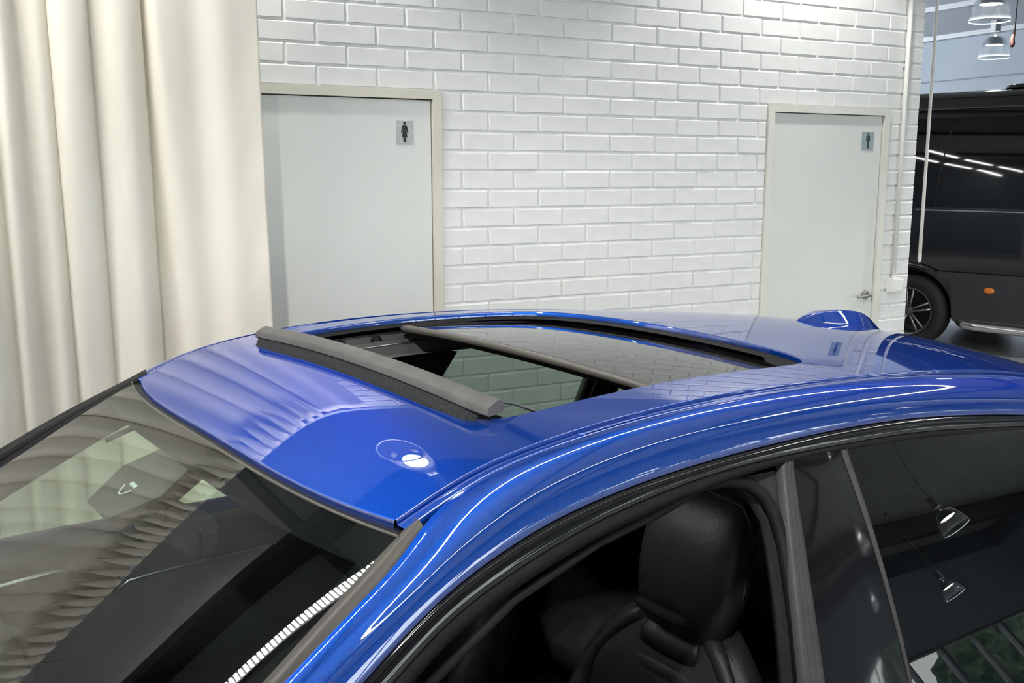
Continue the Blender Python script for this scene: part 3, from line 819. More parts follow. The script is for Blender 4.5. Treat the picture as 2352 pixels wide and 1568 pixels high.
# ------------------------------------------------------------------ blue car
# car frame: x = towards the tail, y = towards the far (wall) side, z = up; the roof's front corner line is x = 0
CAR = tag(empty('car', (-1.6135, -2.6271, 0), math.radians(9.0)),
          'metallic blue car with its sunroof open in front of the brick wall', 'car')
zd = spline([(0, 1.324), (0.1, 1.361), (0.22, 1.384), (0.4, 1.3985), (0.6, 1.4015), (0.8, 1.3955), (1.0, 1.3825), (1.2, 1.3645),
             (1.4, 1.340), (1.6, 1.305), (1.9, 1.236), (2.2, 1.14)])
TD = 0.52
def kroof(s): return 0.08 + 0.12 * sstep(0.9, 1.8, s)
def zr(s, t): return zd(s) + kroof(s) * (TD * TD - t * t)
def roof_n(s, t):
    e = 1e-3
    return Vector((-(zr(s + e, t) - zr(s - e, t)) / (2 * e), -(zr(s, t + e) - zr(s, t - e)) / (2 * e), 1)).normalized()
def hdr(t): return -0.044 * (1 - min(1, abs(t / 0.53)) ** 3.2)
# opening contour
OC, OA, OB = 0.572, 0.392, 0.432
def opening(a):
    c, s = math.cos(a), math.sin(a); n = 9.0
    r = (abs(c / OA) ** n + abs(s / OB) ** n) ** (-1 / n)
    x, y = r * c, r * s
    if x > 0: x += 0.012 * (1 - (y / OB) ** 2) * (x / OA)
    return OC + x, y

def roof_surface(off, lip, s_front, s_rear, edge=True):
    """verts, faces, normals of the roof skin with its opening, lowered by off"""
    ts = frange(-TD, TD, 52)
    sF, sR = 0.06, 1.22
    outer = [(sF, t) for t in ts] + [(s, TD) for s in frange(sF, sR, 56)[1:]] + [(sR, t) for t in reversed(ts[:-1])] + [(s, -TD) for s in reversed(frange(sF, sR, 56)[1:-1])]
    V, N, F = [], [], []
    idx = {}
    def add(s, t, dz=0.0, n=None):
        k = (round(s, 5), round(t, 5), round(dz, 5))
        if k in idx: return idx[k]
        V.append((s, t, zr(s, t) - off + dz)); N.append(n if n is not None else roof_n(s, t)); idx[k] = len(V) - 1
        return idx[k]
    rings = []
    NR = 10
    for j in range(NR + 1):
        u = (j / NR) ** 1.3
        ring = []
        for (so, to) in outer:
            a = math.atan2(to, so - OC); si, ti = opening(a)
            ring.append(add(si + (so - si) * u, ti + (to - ti) * u))
        rings.append(ring)
    for j in range(NR):
        for i in range(len(outer)):
            k = (i + 1) % len(outer)
            F.append((rings[j][i], rings[j][k], rings[j + 1][k], rings[j + 1][i]))
    if lip:
        prev = rings[0]
        for (d, dz) in ((0.0015, -0.0006), (0.003, -0.003), (0.0035, -0.012)):
            cur = []
            for (so, to) in outer:
                a = math.atan2(to, so - OC); si, ti = opening(a)
                dv = Vector((OC - si, -ti, 0)).normalized()
                q = min(1.0, -dz / 0.004)
                n = (roof_n(si, ti) * (1 - q) + dv * q).normalized()
                cur.append(add(si + dv.x * d, ti + dv.y * d, dz, n))
            for i in range(len(outer)):
                k = (i + 1) % len(outer)
                F.append((prev[i], prev[k], cur[k], cur[i]))
            prev = cur
    def grid(rows):
        for i in range(len(rows) - 1):
            for j in range(len(rows[0]) - 1):
                F.append((rows[i][j], rows[i][j + 1], rows[i + 1][j + 1], rows[i + 1][j]))
    fr = []
    for u in frange(0, 1, 6):
        fr.append([add((hdr(t) + s_front) * (1 - u) + sF * u, t) for t in ts])
    grid(fr)
    rr = [[add(s, t) for t in ts] for s in frange(sR, s_rear, 44)]
    grid(rr)
    if edge:
        # rolled edge at the ditches and at the header
        for sg in (-1, 1):
            ss = [(hdr(TD) + s_front) * (1 - u) + sF * u for u in frange(0, 1, 6)] + frange(sF, sR, 56)[1:] + frange(sR, s_rear, 44)[1:]
            p0 = [add(s, sg * TD) for s in ss]
            nn = Vector((0, sg, 0.2)).normalized()
            p1 = [add(s, sg * (TD + 0.0022), -0.0016, nn) for s in ss]
            p2 = [add(s, sg * (TD + 0.003), -0.010, Vector((0, sg, 0))) for s in ss]
            grid([p0, p1, p2])
        h0 = fr[0]
        h1 = [add(hdr(t) + s_front - 0.0025, t, -0.002, Vector((-1, 0, 0.3)).normalized()) for t in ts]
        h2 = [add(hdr(t) + s_front - 0.003, t, -0.014, Vector((-1, 0, 0))) for t in ts]
        grid([h0, h1, h2])
    return V, F, N
v, f, n = roof_surface(0, True, 0.0, 2.25)
mk('roof_panel', v, f, M['paint'], CAR, normals=n)
v, f, n = roof_surface(0.078, False, 0.03, 2.2, edge=False)
mk('headliner', v, f, M['interior'], CAR, normals=n)

# ditch moulding strips, side frames, windscreen edge mouldings, window surround: both sides
def T(z): return 0.615 + 0.38 * (1.30 - z)
tI = spline([(-0.8, 0.742), (-0.4, 0.661), (-0.196, 0.619), (-0.091, 0.596), (-0.03, 0.578), (0.01, 0.561), (0.05, 0.5505), (0.12, 0.55), (0.6, 0.55), (2.3, 0.55)])
zI = spline([(-0.8, 0.893), (-0.4, 1.107), (-0.196, 1.214), (-0.091, 1.268), (-0.03, 1.2985), (0.02, 1.3265), (0.097, 1.357), (0.2, 1.3785), (0.4, 1.3965),
             (0.6, 1.3995), (0.8, 1.3935), (1.0, 1.3805), (1.2, 1.3625), (1.4, 1.338), (1.6, 1.303), (1.9, 1.234), (2.2, 1.138)])
z4 = spline([(-0.8, 0.815), (-0.4, 1.046), (-0.121, 1.204), (0.002, 1.264), (0.08, 1.2895), (0.156, 1.3075), (0.251, 1.3215), (0.399, 1.3325), (0.58, 1.3362),
             (0.794, 1.3328), (0.95, 1.3240), (1.176, 1.3000), (1.329, 1.279), (1.6, 1.232), (2.0, 1.135), (2.3, 1.035)])
z5 = spline([(-0.8, 0.788), (-0.4, 1.014), (-0.088, 1.190), (0.007, 1.236), (0.091, 1.262), (0.186, 1.2835), (0.33, 1.304), (0.476, 1.3135), (0.62, 1.3135),
             (0.782, 1.3075), (0.963, 1.297), (1.164, 1.276), (1.317, 1.257), (1.6, 1.207), (2.0, 1.105), (2.3, 1.005)])
def z6(s): return z5(s) - (0.021 - 0.009 * sstep(0.3, 0.7, s))
tw = spline([(-0.82, 0.716), (-0.25, 0.603), (-0.1, 0.570), (0.0, 0.5445)])
zw = spline([(-0.82, 0.845), (-0.7, 0.916), (-0.25, 1.182), (-0.1, 1.268), (0.0, 1.3195)])
BELT = 0.865
def TG(z): return T(z) + 0.12 * max(0.0, 1.285 - z)     # the glass leans in a little more than the frame
NEAR, FAR = -1, 1

def side(sg):
    nm = {NEAR: 'near', FAR: 'far'}[sg]
    ss = frange(-0.80, 2.22, 150)
    # painted side frame / pillar
    rows = []
    for s in ss:
        a = (tI(s), zI(s)); c = (T(z4(s)), z4(s))
        h = a[1] - c[1]
        b = (max(a[0] + 0.006, c[0] - 0.30 * h + 0.004), a[1] + 0.0015)
        row = [(s, sg * (a[0] + 0.0005), a[1] - 0.010), (s, sg * (a[0] + 0.0004), a[1] - 0.0015)]
        for u in frange(0, 1, 14):
            p = (1 - u) ** 2; q = 2 * u * (1 - u); r_ = u * u
            row.append((s, sg * (a[0] * p + b[0] * q + c[0] * r_), a[1] * p + b[1] * q + c[1] * r_))
        row.append((s, sg * (c[0] - 0.001), c[1] - 0.002)); row.append((s, sg * (c[0] - 0.012), c[1] - 0.003))
        rows.append(row)
    v, f = loft_vf(rows); o = mk('side_frame', v, f, M['paint'], CAR); autosmooth(o, 50)
    # body coloured strip in the roof ditch
    sd = frange(-0.006, 2.2, 110)
    rows = []
    for s in sd:
        z = zd(s) - 0.0035
        rows.append([(s, sg * (TD + 0.0055), z - 0.008), (s, sg * (TD + 0.0060), z - 0.001), (s, sg * (TD + 0.009), z), (s, sg * (TD + 0.024), z + 0.0008), (s, sg * (TD + 0.0262), z - 0.001), (s, sg * (TD + 0.0268), z - 0.008)])
    v, f = loft_vf(rows); strip = mk('roof_moulding', v, f, M['paint'], CAR)
    rows = [[(s, sg * (TD + 0.012), zd(s) - 0.0022), (s, sg * (TD + 0.0225), zd(s) - 0.0016)] for s in frange(0.275, 0.40, 12)]
    v, f = loft_vf(rows); fl = mk('rack_cover', v, f, M['paint'], strip)
    so = fl.modifiers.new('t', 'SOLIDIFY'); so.thickness = 0.0012; so.offset = 0
    # ditch bottom
    rows = [[(s, sg * (TD - 0.01), zd(s) - 0.012), (s, sg * (TD + 0.035), zd(s) - 0.013)] for s in frange(-0.03, 2.2, 60)]
    v, f = loft_vf(rows); mk('ditch_seal', v, f, M['rubber'], CAR)
    # windscreen edge moulding: satin grey near, far one blackened for its dark reflection
    rows = []
    for s in frange(-0.80, 0.014, 60):
        a = (tw(s) - 0.001, zw(s)); b = (tI(s) - 0.002, zI(s) - 0.003)
        m_ = ((a[0] + b[0]) / 2, (a[1] + b[1]) / 2 + (0.0025 if sg == NEAR else 0.0175 - 0.006 * sstep(-0.25, 0.0, s)))
        rows.append([(s, sg * a[0], a[1] - 0.006), (s, sg * a[0], a[1] + 0.001), (s, sg * m_[0], m_[1]), (s, sg * b[0], b[1]), (s, sg * (b[0] + 0.003), b[1] - 0.008)])
    v, f = loft_vf(rows); mk('windscreen_moulding', v, f, M['moulding'] if sg == NEAR else M['rubber'], CAR)
    # gloss black surround below the painted frame
    rows = []
    for s in frange(-0.78, 2.22, 130):
        za, zb = z4(s) - 0.0035, z5(s)
        row = []
        for u in (0, 0.08, 0.2, 0.5, 0.8, 0.95, 1):
            z = za + (zb - za) * u
            row.append((s, sg * (T(z) - 0.004 + 0.0035 * math.sin(PI * min(1, u * 1.0)) ** 0.5), z))
        row = [(s, sg * (T(za) - 0.016), za)] + row + [(s, sg * (T(zb) - 0.016), zb - 0.001)]
        rows.append(row)
    v, f = loft_vf(rows); o = mk('window_surround', v, f, M['gloss_black'], CAR); autosmooth(o, 55)
    # rubber seal under it
    p = []; rad = []
    sl = frange(-0.75, 2.2, 110)
    rows = []
    for s in sl:
        za, zb = z5(s) + 0.001, z6(s)
        zm = (za + zb) / 2
        rows.append([(s, sg * (T(za) - 0.014), za), (s, sg * (T(za) - 0.005), za - 0.001), (s, sg * (T(zm) - 0.0035), zm + 0.001), (s, sg * (T(zb) - 0.007), zb + 0.001), (s, sg * (T(zb) - 0.016), zb), (s, sg * (T(zb) - 0.05), zb + 0.004)])
    v, f = loft_vf(rows); mk('window_seal', v, f, M['rubber'], CAR)
    # inner roof rail lining
    rows = [[(s, sg * (T(z6(s)) - 0.045), z6(s) + 0.004), (s, sg * 0.50, zr(max(s, 0.0), TD) - 0.079 if s > 0 else z6(s) + 0.03)] for s in frange(-0.02, 2.2, 60)]
    v, f = loft_vf(rows); mk('roof_lining', v, f, M['interior'], CAR)
    rows = [[(s, sg * (T(z6(s)) - 0.045), z6(s) + 0.004), (s, sg * (tw(s) - 0.03), zw(s) - 0.012)] for s in frange(-0.78, -0.01, 30)]
    v, f = loft_vf(rows); mk('pillar_lining', v, f, M['interior'], CAR)
    # ---- centre pillar on the door line
    def sL(z): return 0.623 - 0.371 * (1.299 - z)
    def sM(z): return 0.646 - 0.305 * (1.300 - z)
    def sD(z): d = 1.297 - z; return 0.766 + 0.06 * d - 0.44 * d * d
    def sE(z): return sD(z) + 0.016 - 0.030 * max(0, 1.294 - z)
    def s_top(fn):
        z = 1.30
        for _ in range(20): z = z6(fn(z)) + 0.004
        return z
    zt = s_top(sL)
    prof = [(0.0, -0.016), (0.02, -0.004), (0.22, 0.001), (0.36, -0.003), (0.42, -0.003), (0.58, 0.002), (0.72, -0.003), (0.8, -0.003), (0.95, 0.001), (1.0, -0.010)]
    rows = []
    for z in frange(zt, BELT - 0.05, 24):
        rows.append([(sL(z) + (sM(z) - sL(z)) * u, sg * (TG(z) + o_ - 0.005), z) for u, o_ in prof])
    v, f = loft_vf(rows); mk('door_edge_seal', v, f, M['rubber_grey'], CAR)
    zt = s_top(sM)
    rows = []
    for z in frange(zt, BELT - 0.02, 24):
        rows.append([(sM(z) + 0.002 + (sD(z) - sM(z) - 0.003) * u, sg * (TG(z) - 0.006 + 0.003 * math.sin(PI * u)), z) for u in frange(0, 1, 8)])
    v, f = loft_vf(rows); mk('pillar_panel', v, f, M['gloss_black'], CAR)
    rows = []
    for z in frange(s_top(sD), BELT - 0.02, 24):
        e0, e1 = sD(z), sE(z)
        rows.append([(e0, sg * (TG(z) - 0.010), z), (e0 + 0.0008, sg * (TG(z) - 0.003), z), ((e0 + e1) / 2, sg * (TG(z) - 0.002), z), (e1 - 0.0035, sg * (TG(z) - 0.0035), z), (e1 - 0.003, sg * (TG(z) - 0.006), z), (e1, sg * (TG(z) - 0.006), z), (e1, sg * (TG(z) - 0.012), z)])
    v, f = loft_vf(rows); mk('window_divider', v, f, M['rubber_grey'], CAR)
    arch = [(-0.05, z6(-0.05) - 0.02), (0.1, z6(0.1) - 0.016), (0.25, z6(0.25) - 0.013), (0.38, z6(0.38) - 0.010), (0.459, 1.2955), (0.50, 1.2935), (0.525, 1.289), (0.555, 1.280), (0.580, 1.260), (0.590, 1.233), (0.588, 1.19),
            (0.577, 1.15), (0.559, 1.091), (0.534, 1.024), (0.50, 0.95), (0.465, 0.87), (0.43, 0.75)]
    lower = arch[9:][::-1]
    def arch_s(z):
        if z >= 1.233: return 0.59 - 0.9 * (z - 1.233)
        for (s0, za), (s1, zb) in zip(lower, lower[1:]):
            if za <= z <= zb: return s0 + (s1 - s0) * (z - za) / (zb - za)
        return lower[0][0]
    # inner pillar trim and body
    rows = []
    for z in frange(z6(0.6) - 0.012, 0.35, 24):
        w0, w1 = arch_s(z) - 0.004, sL(max(z, 0.8)) + 0.012
        rows.append([(w0, sg * (TG(z) - 0.055), z), (w0 + 0.01, sg * (TG(z) - 0.034), z), (w1, sg * (TG(z) - 0.022), z), (w1 + 0.15, sg * (TG(z) - 0.022), z), (w1 + 0.16, sg * (TG(z) - 0.07), z), (w0 + 0.03, sg * (TG(z) - 0.09), z)])
    v, f = loft_vf(rows, closed=True); mk('pillar_trim', v, f, M['pillar_trim'], CAR)
    # body aperture seal arching over the front door opening
    path = [(s, sg * (TG(z) - 0.026), z) for s, z in arch]
    tube('aperture_seal', path, [0.006] * 3 + [0.0085] + [0.0105] * 13, M['rubber_grey'] if False else M['rubber'], CAR, n=12)
    # belt rail
    rows = [[(s, sg * (TG(BELT) - 0.045), BELT - 0.02), (s, sg * (TG(BELT) - 0.03), BELT + 0.006), (s, sg * (TG(BELT) + 0.004), BELT + 0.004), (s, sg * (TG(BELT) + 0.012), BELT - 0.012)] for s in frange(-0.62, 2.3, 40)]
    v, f = loft_vf(rows); mk('belt_moulding', v, f, M['gloss_black'], CAR)
    # panes
    def pane(name, s0, s1, m_, f0=None, f1=None, n=40):
        rows = []
        for u in frange(0, 1, n):
            row = []
            for w in frange(0, 1, 12):
                sa = s0 + (s1 - s0) * u
                ztop = z6(sa) + 0.008
                z = BELT - 0.02 + (ztop - BELT + 0.02) * w
                sx = (f0(z) if f0 else s0) * (1 - u) + (f1(z) if f1 else s1) * u
                row.append((sx, sg * (TG(z) - 0.008), min(z, z6(sx) + 0.008)))
            rows.append(row)
        v, f = loft_vf(rows); return mk(name, v, f, m_, CAR)
    if sg == FAR:
        pane('front_door_glass', -0.46, 0.62, M['side_glass'], None, sM)
    pane('rear_door_glass', 0.784, 1.345, M['privacy'] if sg == NEAR else M['side_glass_rear'], sE, None)
    pane('quarter_glass', 1.47, 2.0, M['privacy'] if sg == NEAR else M['side_glass_rear'])
    rows = [[(1.34, sg * (TG(z) - 0.002), z), (1.475, sg * (TG(z) - 0.002), z), (1.475, sg * (TG(z) - 0.04), z), (1.34, sg * (TG(z) - 0.04), z)] for z in frange(z6(1.4) + 0.012, BELT - 0.02, 10)]
    v, f = loft_vf(rows, closed=True); mk('rear_pillar', v, f, M['gloss_black'], CAR)
    # lower side of the body with open wheel arches
    tp = spline([(0.2, 0.86), (0.35, 0.895), (0.55, 0.905), (0.75, 0.885), (0.88, 0.835), (0.945, 0.770), (0.985, 0.742)])
    zb_ = spline([(-2.0, 0.70), (-1.5, 0.83), (-0.9, 0.90), (-0.5, 0.955), (0, 0.965), (1.5, 0.975), (2.2, 0.985), (2.75, 0.93)])
    rows = []
    for s in frange(-2.0, 2.75, 190):
        k = 1 - 0.22 * sstep(-1.5, -2.05, s) - 0.2 * sstep(2.1, 2.8, s)
        zlo = 0.2
        for h in (-1.28, 1.57):
            d = s - h
            if abs(d) < 0.37: zlo = max(zlo, 0.33 + math.sqrt(0.37 ** 2 - d * d))
        zt_ = zb_(s); row = []
        for u in frange(0, 1, 12):
            z = zlo + (zt_ - zlo) * u
            zz = z + (0.985 - zt_) * u
            row.append((s, sg * tp(zz) * k, z))
        rows.append(row)
    v, f = loft_vf(rows); mk('body_side', v, f, M['paint'], CAR)
    for h in (-1.28, 1.57):
        w = empty('wheel', (h, sg * 0.80, 0.33), 0, CAR)
        lathe('tyre', [(0.235, -0.09), (0.31, -0.105), (0.33, -0.085), (0.33, 0.085), (0.31, 0.105), (0.235, 0.09)], M['tyre'], w, n=40, axis='y')
        lathe('rim', [(0.24, 0.085 * sg), (0.225, 0.07 * sg), (0.05, 0.075 * sg), (0.0, 0.08 * sg)], M['alloy'], w, n=40, axis='y')
side(NEAR); side(FAR)

# bonnet, tail, floor pan
rows = []
for s in frange(-2.0, -0.84, 20):
    z = 0.70 + 0.20 * sstep(-2.15, -0.85, s) ; k = 1 - 0.22 * sstep(-1.5, -2.05, s)
    rows.append([(s, t * 0.78 * k, z + 0.045 * (1 - t * t)) for t in frange(-1, 1, 16)])
v, f = loft_vf(rows); mk('bonnet', v, f, M['paint'], CAR)
rows = [[(-2.0 - 0.06 * math.sin(PI * u), t * 0.61, 0.70 - 0.5 * u) for t in frange(-1, 1, 12)] for u in frange(0, 1, 8)]
v, f = loft_vf(rows); mk('front_bumper', v, f, M['paint'], CAR)
rows = [[(2.75 + 0.06 * math.sin(PI * u), t * 0.64, 0.93 - 0.7 * u) for t in frange(-1, 1, 12)] for u in frange(0, 1, 8)]
v, f = loft_vf(rows); mk('rear_bumper', v, f, M['paint'], CAR)
rows = [[(s, t * (0.53 + 0.13 * u), (1.14 + 0.05 * (1 - t * t)) * (1 - u) + 0.95 * u) for t in frange(-1, 1, 16)] for u, s in zip(frange(0, 1, 10), frange(2.26, 2.76, 10))]
v, f = loft_vf(rows); mk('rear_window', v, f, M['privacy'], CAR)
box('floor_pan', -1.95, 2.7, -0.70, 0.70, 0.18, 0.26, M['interior'], CAR)

# ---- windscreen
def ws_point(v_, a):
    """v_: edge station (0 at the roof, negative forward), a in [-1, 1] across"""
    u = min(1, max(0, -v_ / 0.8))
    bul = 0.030 + 0.045 * u; sl = 0.036 + 0.03 * u
    n = (-0.5, 0.866); d = (-0.866, -0.5)
    q = 1 - abs(a) ** 2.2; p = 1 - abs(a) ** 3.2
    s = v_ + n[0] * bul * q + d[0] * sl * p
    z = zw(v_) + n[1] * bul * q + d[1] * sl * p
    return (s, a * tw(v_), z)
as_ = frange(-1, 1, 56)
G0 = -0.016
rows = [[ws_point(G0 + (-0.80 - G0) * u, a) for a in as_] for u in frange(0, 1, 50)]
v, f = loft_vf(rows); mk('windscreen', v, f, M['windscreen'], CAR)
def below(p, d): return (p[0] + 0.5 * d, p[1], p[2] - 0.866 * d)
# black printed border along the top and the sides of the glass
for nm, fn in (('top', lambda u, w: ws_point(G0 - 0.045 * u, -1 + 2 * w)), ('l', lambda u, w: ws_point(G0 - 0.78 * w, -1 + 0.045 * u)), ('r', lambda u, w: ws_point(G0 - 0.78 * w, 1 - 0.03 * u))):
    rows = [[below(fn(u, w), 0.003) for w in frange(0, 1, 50)] for u in frange(0, 1, 4)]
    v, f = loft_vf(rows); mk('printed_border', v, f, M['frit'], CAR)
# grey lip between glass and roof, black gap filler below
rows = []
for a in as_:
    p = ws_point(-0.0150, a)
    rows.append([(p[0] - 0.0018, p[1], p[2] - 0.002), (p[0] - 0.0014, p[1], p[2] + 0.0012), (p[0] + 0.0006, p[1], p[2] + 0.0018), (p[0] + 0.0012, p[1], p[2] - 0.005)])
v, f = loft_vf(rows); mk('header_lip', v, f, M['moulding'], CAR)
rows = [[below(ws_point(-0.0145, a), 0.004), below(ws_point(-0.006, a), 0.009), below(ws_point(0.03, a), 0.016)] for a in as_]
v, f = loft_vf(rows); mk('header_gap', v, f, M['rubber'], CAR)

# ---- sunroof: black frame in the opening, sliding glass panel, wind deflector
SUN = empty('sunroof', (0, 0, 0), 0, CAR)
angs = frange(0, 2 * PI, 160)[:-1]
rows = []
for d, dz in ((0.0035, -0.011), (0.004, -0.0145), (0.014, -0.0155), (0.015, -0.0175)):
    row = []
    for a in angs:
        s, t = opening(a); dv = Vector((OC - s, -t, 0)).normalized()
        row.append((s + dv.x * d, t + dv.y * d, zr(s, t) + dz))
    rows.append(row)
v, f = loft_vf(rows, closed=True); mk('opening_seal', v, f, M['rubber'], SUN)
# guide rails down both sides of the opening, stepped
for sg in (-1, 1):
    sec = [(0.436, -0.030), (0.432, -0.046), (0.414, -0.047), (0.410, -0.062), (0.402, -0.062), (0.400, -0.056), (0.392, -0.057), (0.388, -0.076), (0.372, -0.080)]
    rows = [[(s, sg * t, zr(s, t) + dz) for t, dz in sec] for s in frange(0.19, 1.3, 50)]
    v, f = loft_vf(rows); o = mk('guide_rail', v, f, M['track'], SUN); autosmooth(o, 30)
    for s in (0.40, 0.49, 0.62):
        z = zr(s, 0.42) - 0.047
        tube('rail_clip', [(s - 0.012, sg * 0.424, z), (s - 0.010, sg * 0.424, z + 0.009), (s, sg * 0.424, z + 0.014), (s + 0.010, sg * 0.424, z + 0.009), (s + 0.012, sg * 0.424, z)], 0.003, M['interior'], SUN, n=8)
    tube('rail_insert', [(s, sg * 0.396, zr(s, 0.396) - 0.0545) for s in frange(0.22, 0.66, 20)], 0.0024, M['satin_metal'], SUN, n=8)
# front sill of the opening
rows = [[(0.176, t, zr(0.19, t) - 0.018), (0.215, t, zr(0.2, t) - 0.03), (0.225, t, zr(0.2, t) - 0.075)] for t in frange(-0.42, 0.42, 24)]
v, f = loft_vf(rows); mk('front_sill', v, f, M['interior'], SUN)
# glass panel, slid back and lowered
PS0 = 0.555
def pz(s, t): return zr(s, t) - (0.0175 + 0.010 * (s - PS0) / 0.42)
def pfront(t): return PS0 - 0.012 * (1 - (t / 0.41) ** 2)
rows = []
for u in frange(0, 1, 24):
    rows.append([(pfront(t) * (1 - u) + 1.06 * u, t, pz(pfront(t) * (1 - u) + 1.06 * u, t)) for t in frange(-0.405, 0.405, 36)])
v, f = loft_vf(rows); gp = mk('glass_panel', v, f, M['black_panel'], SUN)
path = [(pfront(t) - 0.003, t, pz(pfront(t), t) - 0.004) for t in frange(-0.412, 0.412, 40)]
tube('panel_seal', path, [0.006] + [0.0085] * 39 + [0.006], M['moulding'], gp, n=12)
for sg in (-1, 1):
    tube('panel_seal', [(s, sg * 0.410, pz(s, 0.41) - 0.004) for s in frange(PS0, 1.05, 20)], 0.006, M['rubber'], gp, n=8)
rows = [[(pfront(t) + 0.004, t, pz(pfront(t), t) - 0.006), (pfront(t) + 0.010, t, pz(pfront(t), t) - 0.024), (pfront(t) + 0.05, t, pz(pfront(t), t) - 0.026)] for t in frange(-0.40, 0.40, 30)]
v, f = loft_vf(rows); mk('panel_frame', v, f, M['interior'], gp)
# wind deflector: solid bar on a mesh skirt
DEF = empty('wind_deflector', (0, 0, 0), 0, SUN)
rows = []
for t in frange(-0.415, 0.415, 60):
    e = max(0.0, (abs(t) - 0.385) / 0.03); bk = 0.016 * e * e; dn = 0.006 * e * e
    b = zr(0.2, t)
    sec = [(0.222, 0.030), (0.2165, 0.0365), (0.211, 0.0365), (0.196, 0.0285), (0.1935, 0.026), (0.1915, 0.0165), (0.194, 0.0145), (0.214, 0.0165), (0.222, 0.022)]
    rows.append([(s + bk, t, b + z - dn) for s, z in sec])
v, f = loft_vf(rows, closed=True); k = len(rows[0])
f += [tuple(range(k)), tuple(range((len(rows) - 1) * k, len(rows) * k))]
o = mk('deflector_bar', v, f, M['plastic_grey'], DEF); autosmooth(o, 35)
rows = []
for t in frange(-0.400, 0.400, 50):
    e = max(0.0, (abs(t) - 0.37) / 0.03); bk = 0.012 * e * e
    rows.append([(0.197 + bk, t, zr(0.2, t) + 0.018), (0.190 + bk, t, zr(0.19, t) + 0.008), (0.1845 + bk, t, zr(0.185, t) - 0.004), (0.184 + bk, t, zr(0.185, t) - 0.02)])
v, f = loft_vf(rows); mk('mesh_skirt', v, f, M['mesh'], DEF)
for sg in (-1, 1):
    tube('deflector_arm', [(0.222, sg * 0.398, zr(0.2, 0.4) + 0.026), (0.236, sg * 0.402, zr(0.2, 0.4) + 0.024), (0.262, sg * 0.406, zr(0.25, 0.4) + 0.012), (0.31, sg * 0.410, zr(0.31, 0.4) - 0.016), (0.36, sg * 0.412, zr(0.36, 0.4) - 0.04)], 0.0022, M['dark_metal'], DEF, n=8)

# ---- shark fin aerial
fin = [(1.436, 0.001, 0.000, 0.001), (1.452, 0.009, 0.006, 0.006), (1.475, 0.018, 0.0145, 0.010), (1.504, 0.026, 0.0245, 0.013), (1.54, 0.032, 0.0295, 0.0135), (1.58, 0.0365, 0.034, 0.0125), (1.625, 0.039, 0.038, 0.0115),
       (1.669, 0.0375, 0.0395, 0.0105), (1.70, 0.034, 0.0375, 0.009), (1.728, 0.029, 0.031, 0.007), (1.76, 0.019, 0.017, 0.004), (1.785, 0.009, 0.006, 0.002), (1.803, 0.001, 0.0, 0.0005)]
rows = []
for s, w, h, wt in fin:
    row = []
    for y, q in ((-w, -0.01), (-w * 0.98, 0.03), (-(w * 0.80 + wt * 0.20), 0.18), (-(w * 0.40 + wt * 0.60), 0.58), (-wt * 1.06, 0.90), (-wt * 0.98, 0.965), (-wt * 0.75, 0.995), (0, 1.0), (wt * 0.75, 0.995), (wt * 0.98, 0.965), (wt * 1.06, 0.90), (w * 0.40 + wt * 0.60, 0.58), (w * 0.80 + wt * 0.20, 0.18), (w * 0.98, 0.03), (w, -0.01)):
        row.append((s, y, zr(s, y) + q * h - (0.002 if q < 0 else 0)))
    rows.append(row)
v, f = loft_vf(rows); o = mk('roof_aerial', v, f, M['paint'], CAR)
sub = o.modifiers.new('s', 'SUBSURF'); sub.levels = 1; sub.render_levels = 1

# ---- cabin
def rounded(name, secs, m_, parent, n=20, subd=0, p=3.0):
    """loft of superellipse sections: (centre xyz, half-size across, half-size deep, tilt about y)"""
    rows = []
    for (c, hy, hx, tl) in secs:
        row = []
        for k in range(n):
            a = 2 * PI * k / n
            cy_, sx_ = math.cos(a), math.sin(a)
            y = hy * math.copysign(abs(cy_) ** (2 / p), cy_); x = hx * math.copysign(abs(sx_) ** (2 / p), sx_)
            row.append((c[0] + x * math.cos(tl), c[1] + y, c[2] + x * math.sin(tl)))
        rows.append(row)
    v, f = loft_vf(rows, closed=True)
    f += [tuple(range(n)), tuple(range((len(rows) - 1) * n, len(rows) * n))]
    o = mk(name, v, f, m_, parent)
    if subd:
        q = o.modifiers.new('s', 'SUBSURF'); q.levels = subd; q.render_levels = subd
    return o

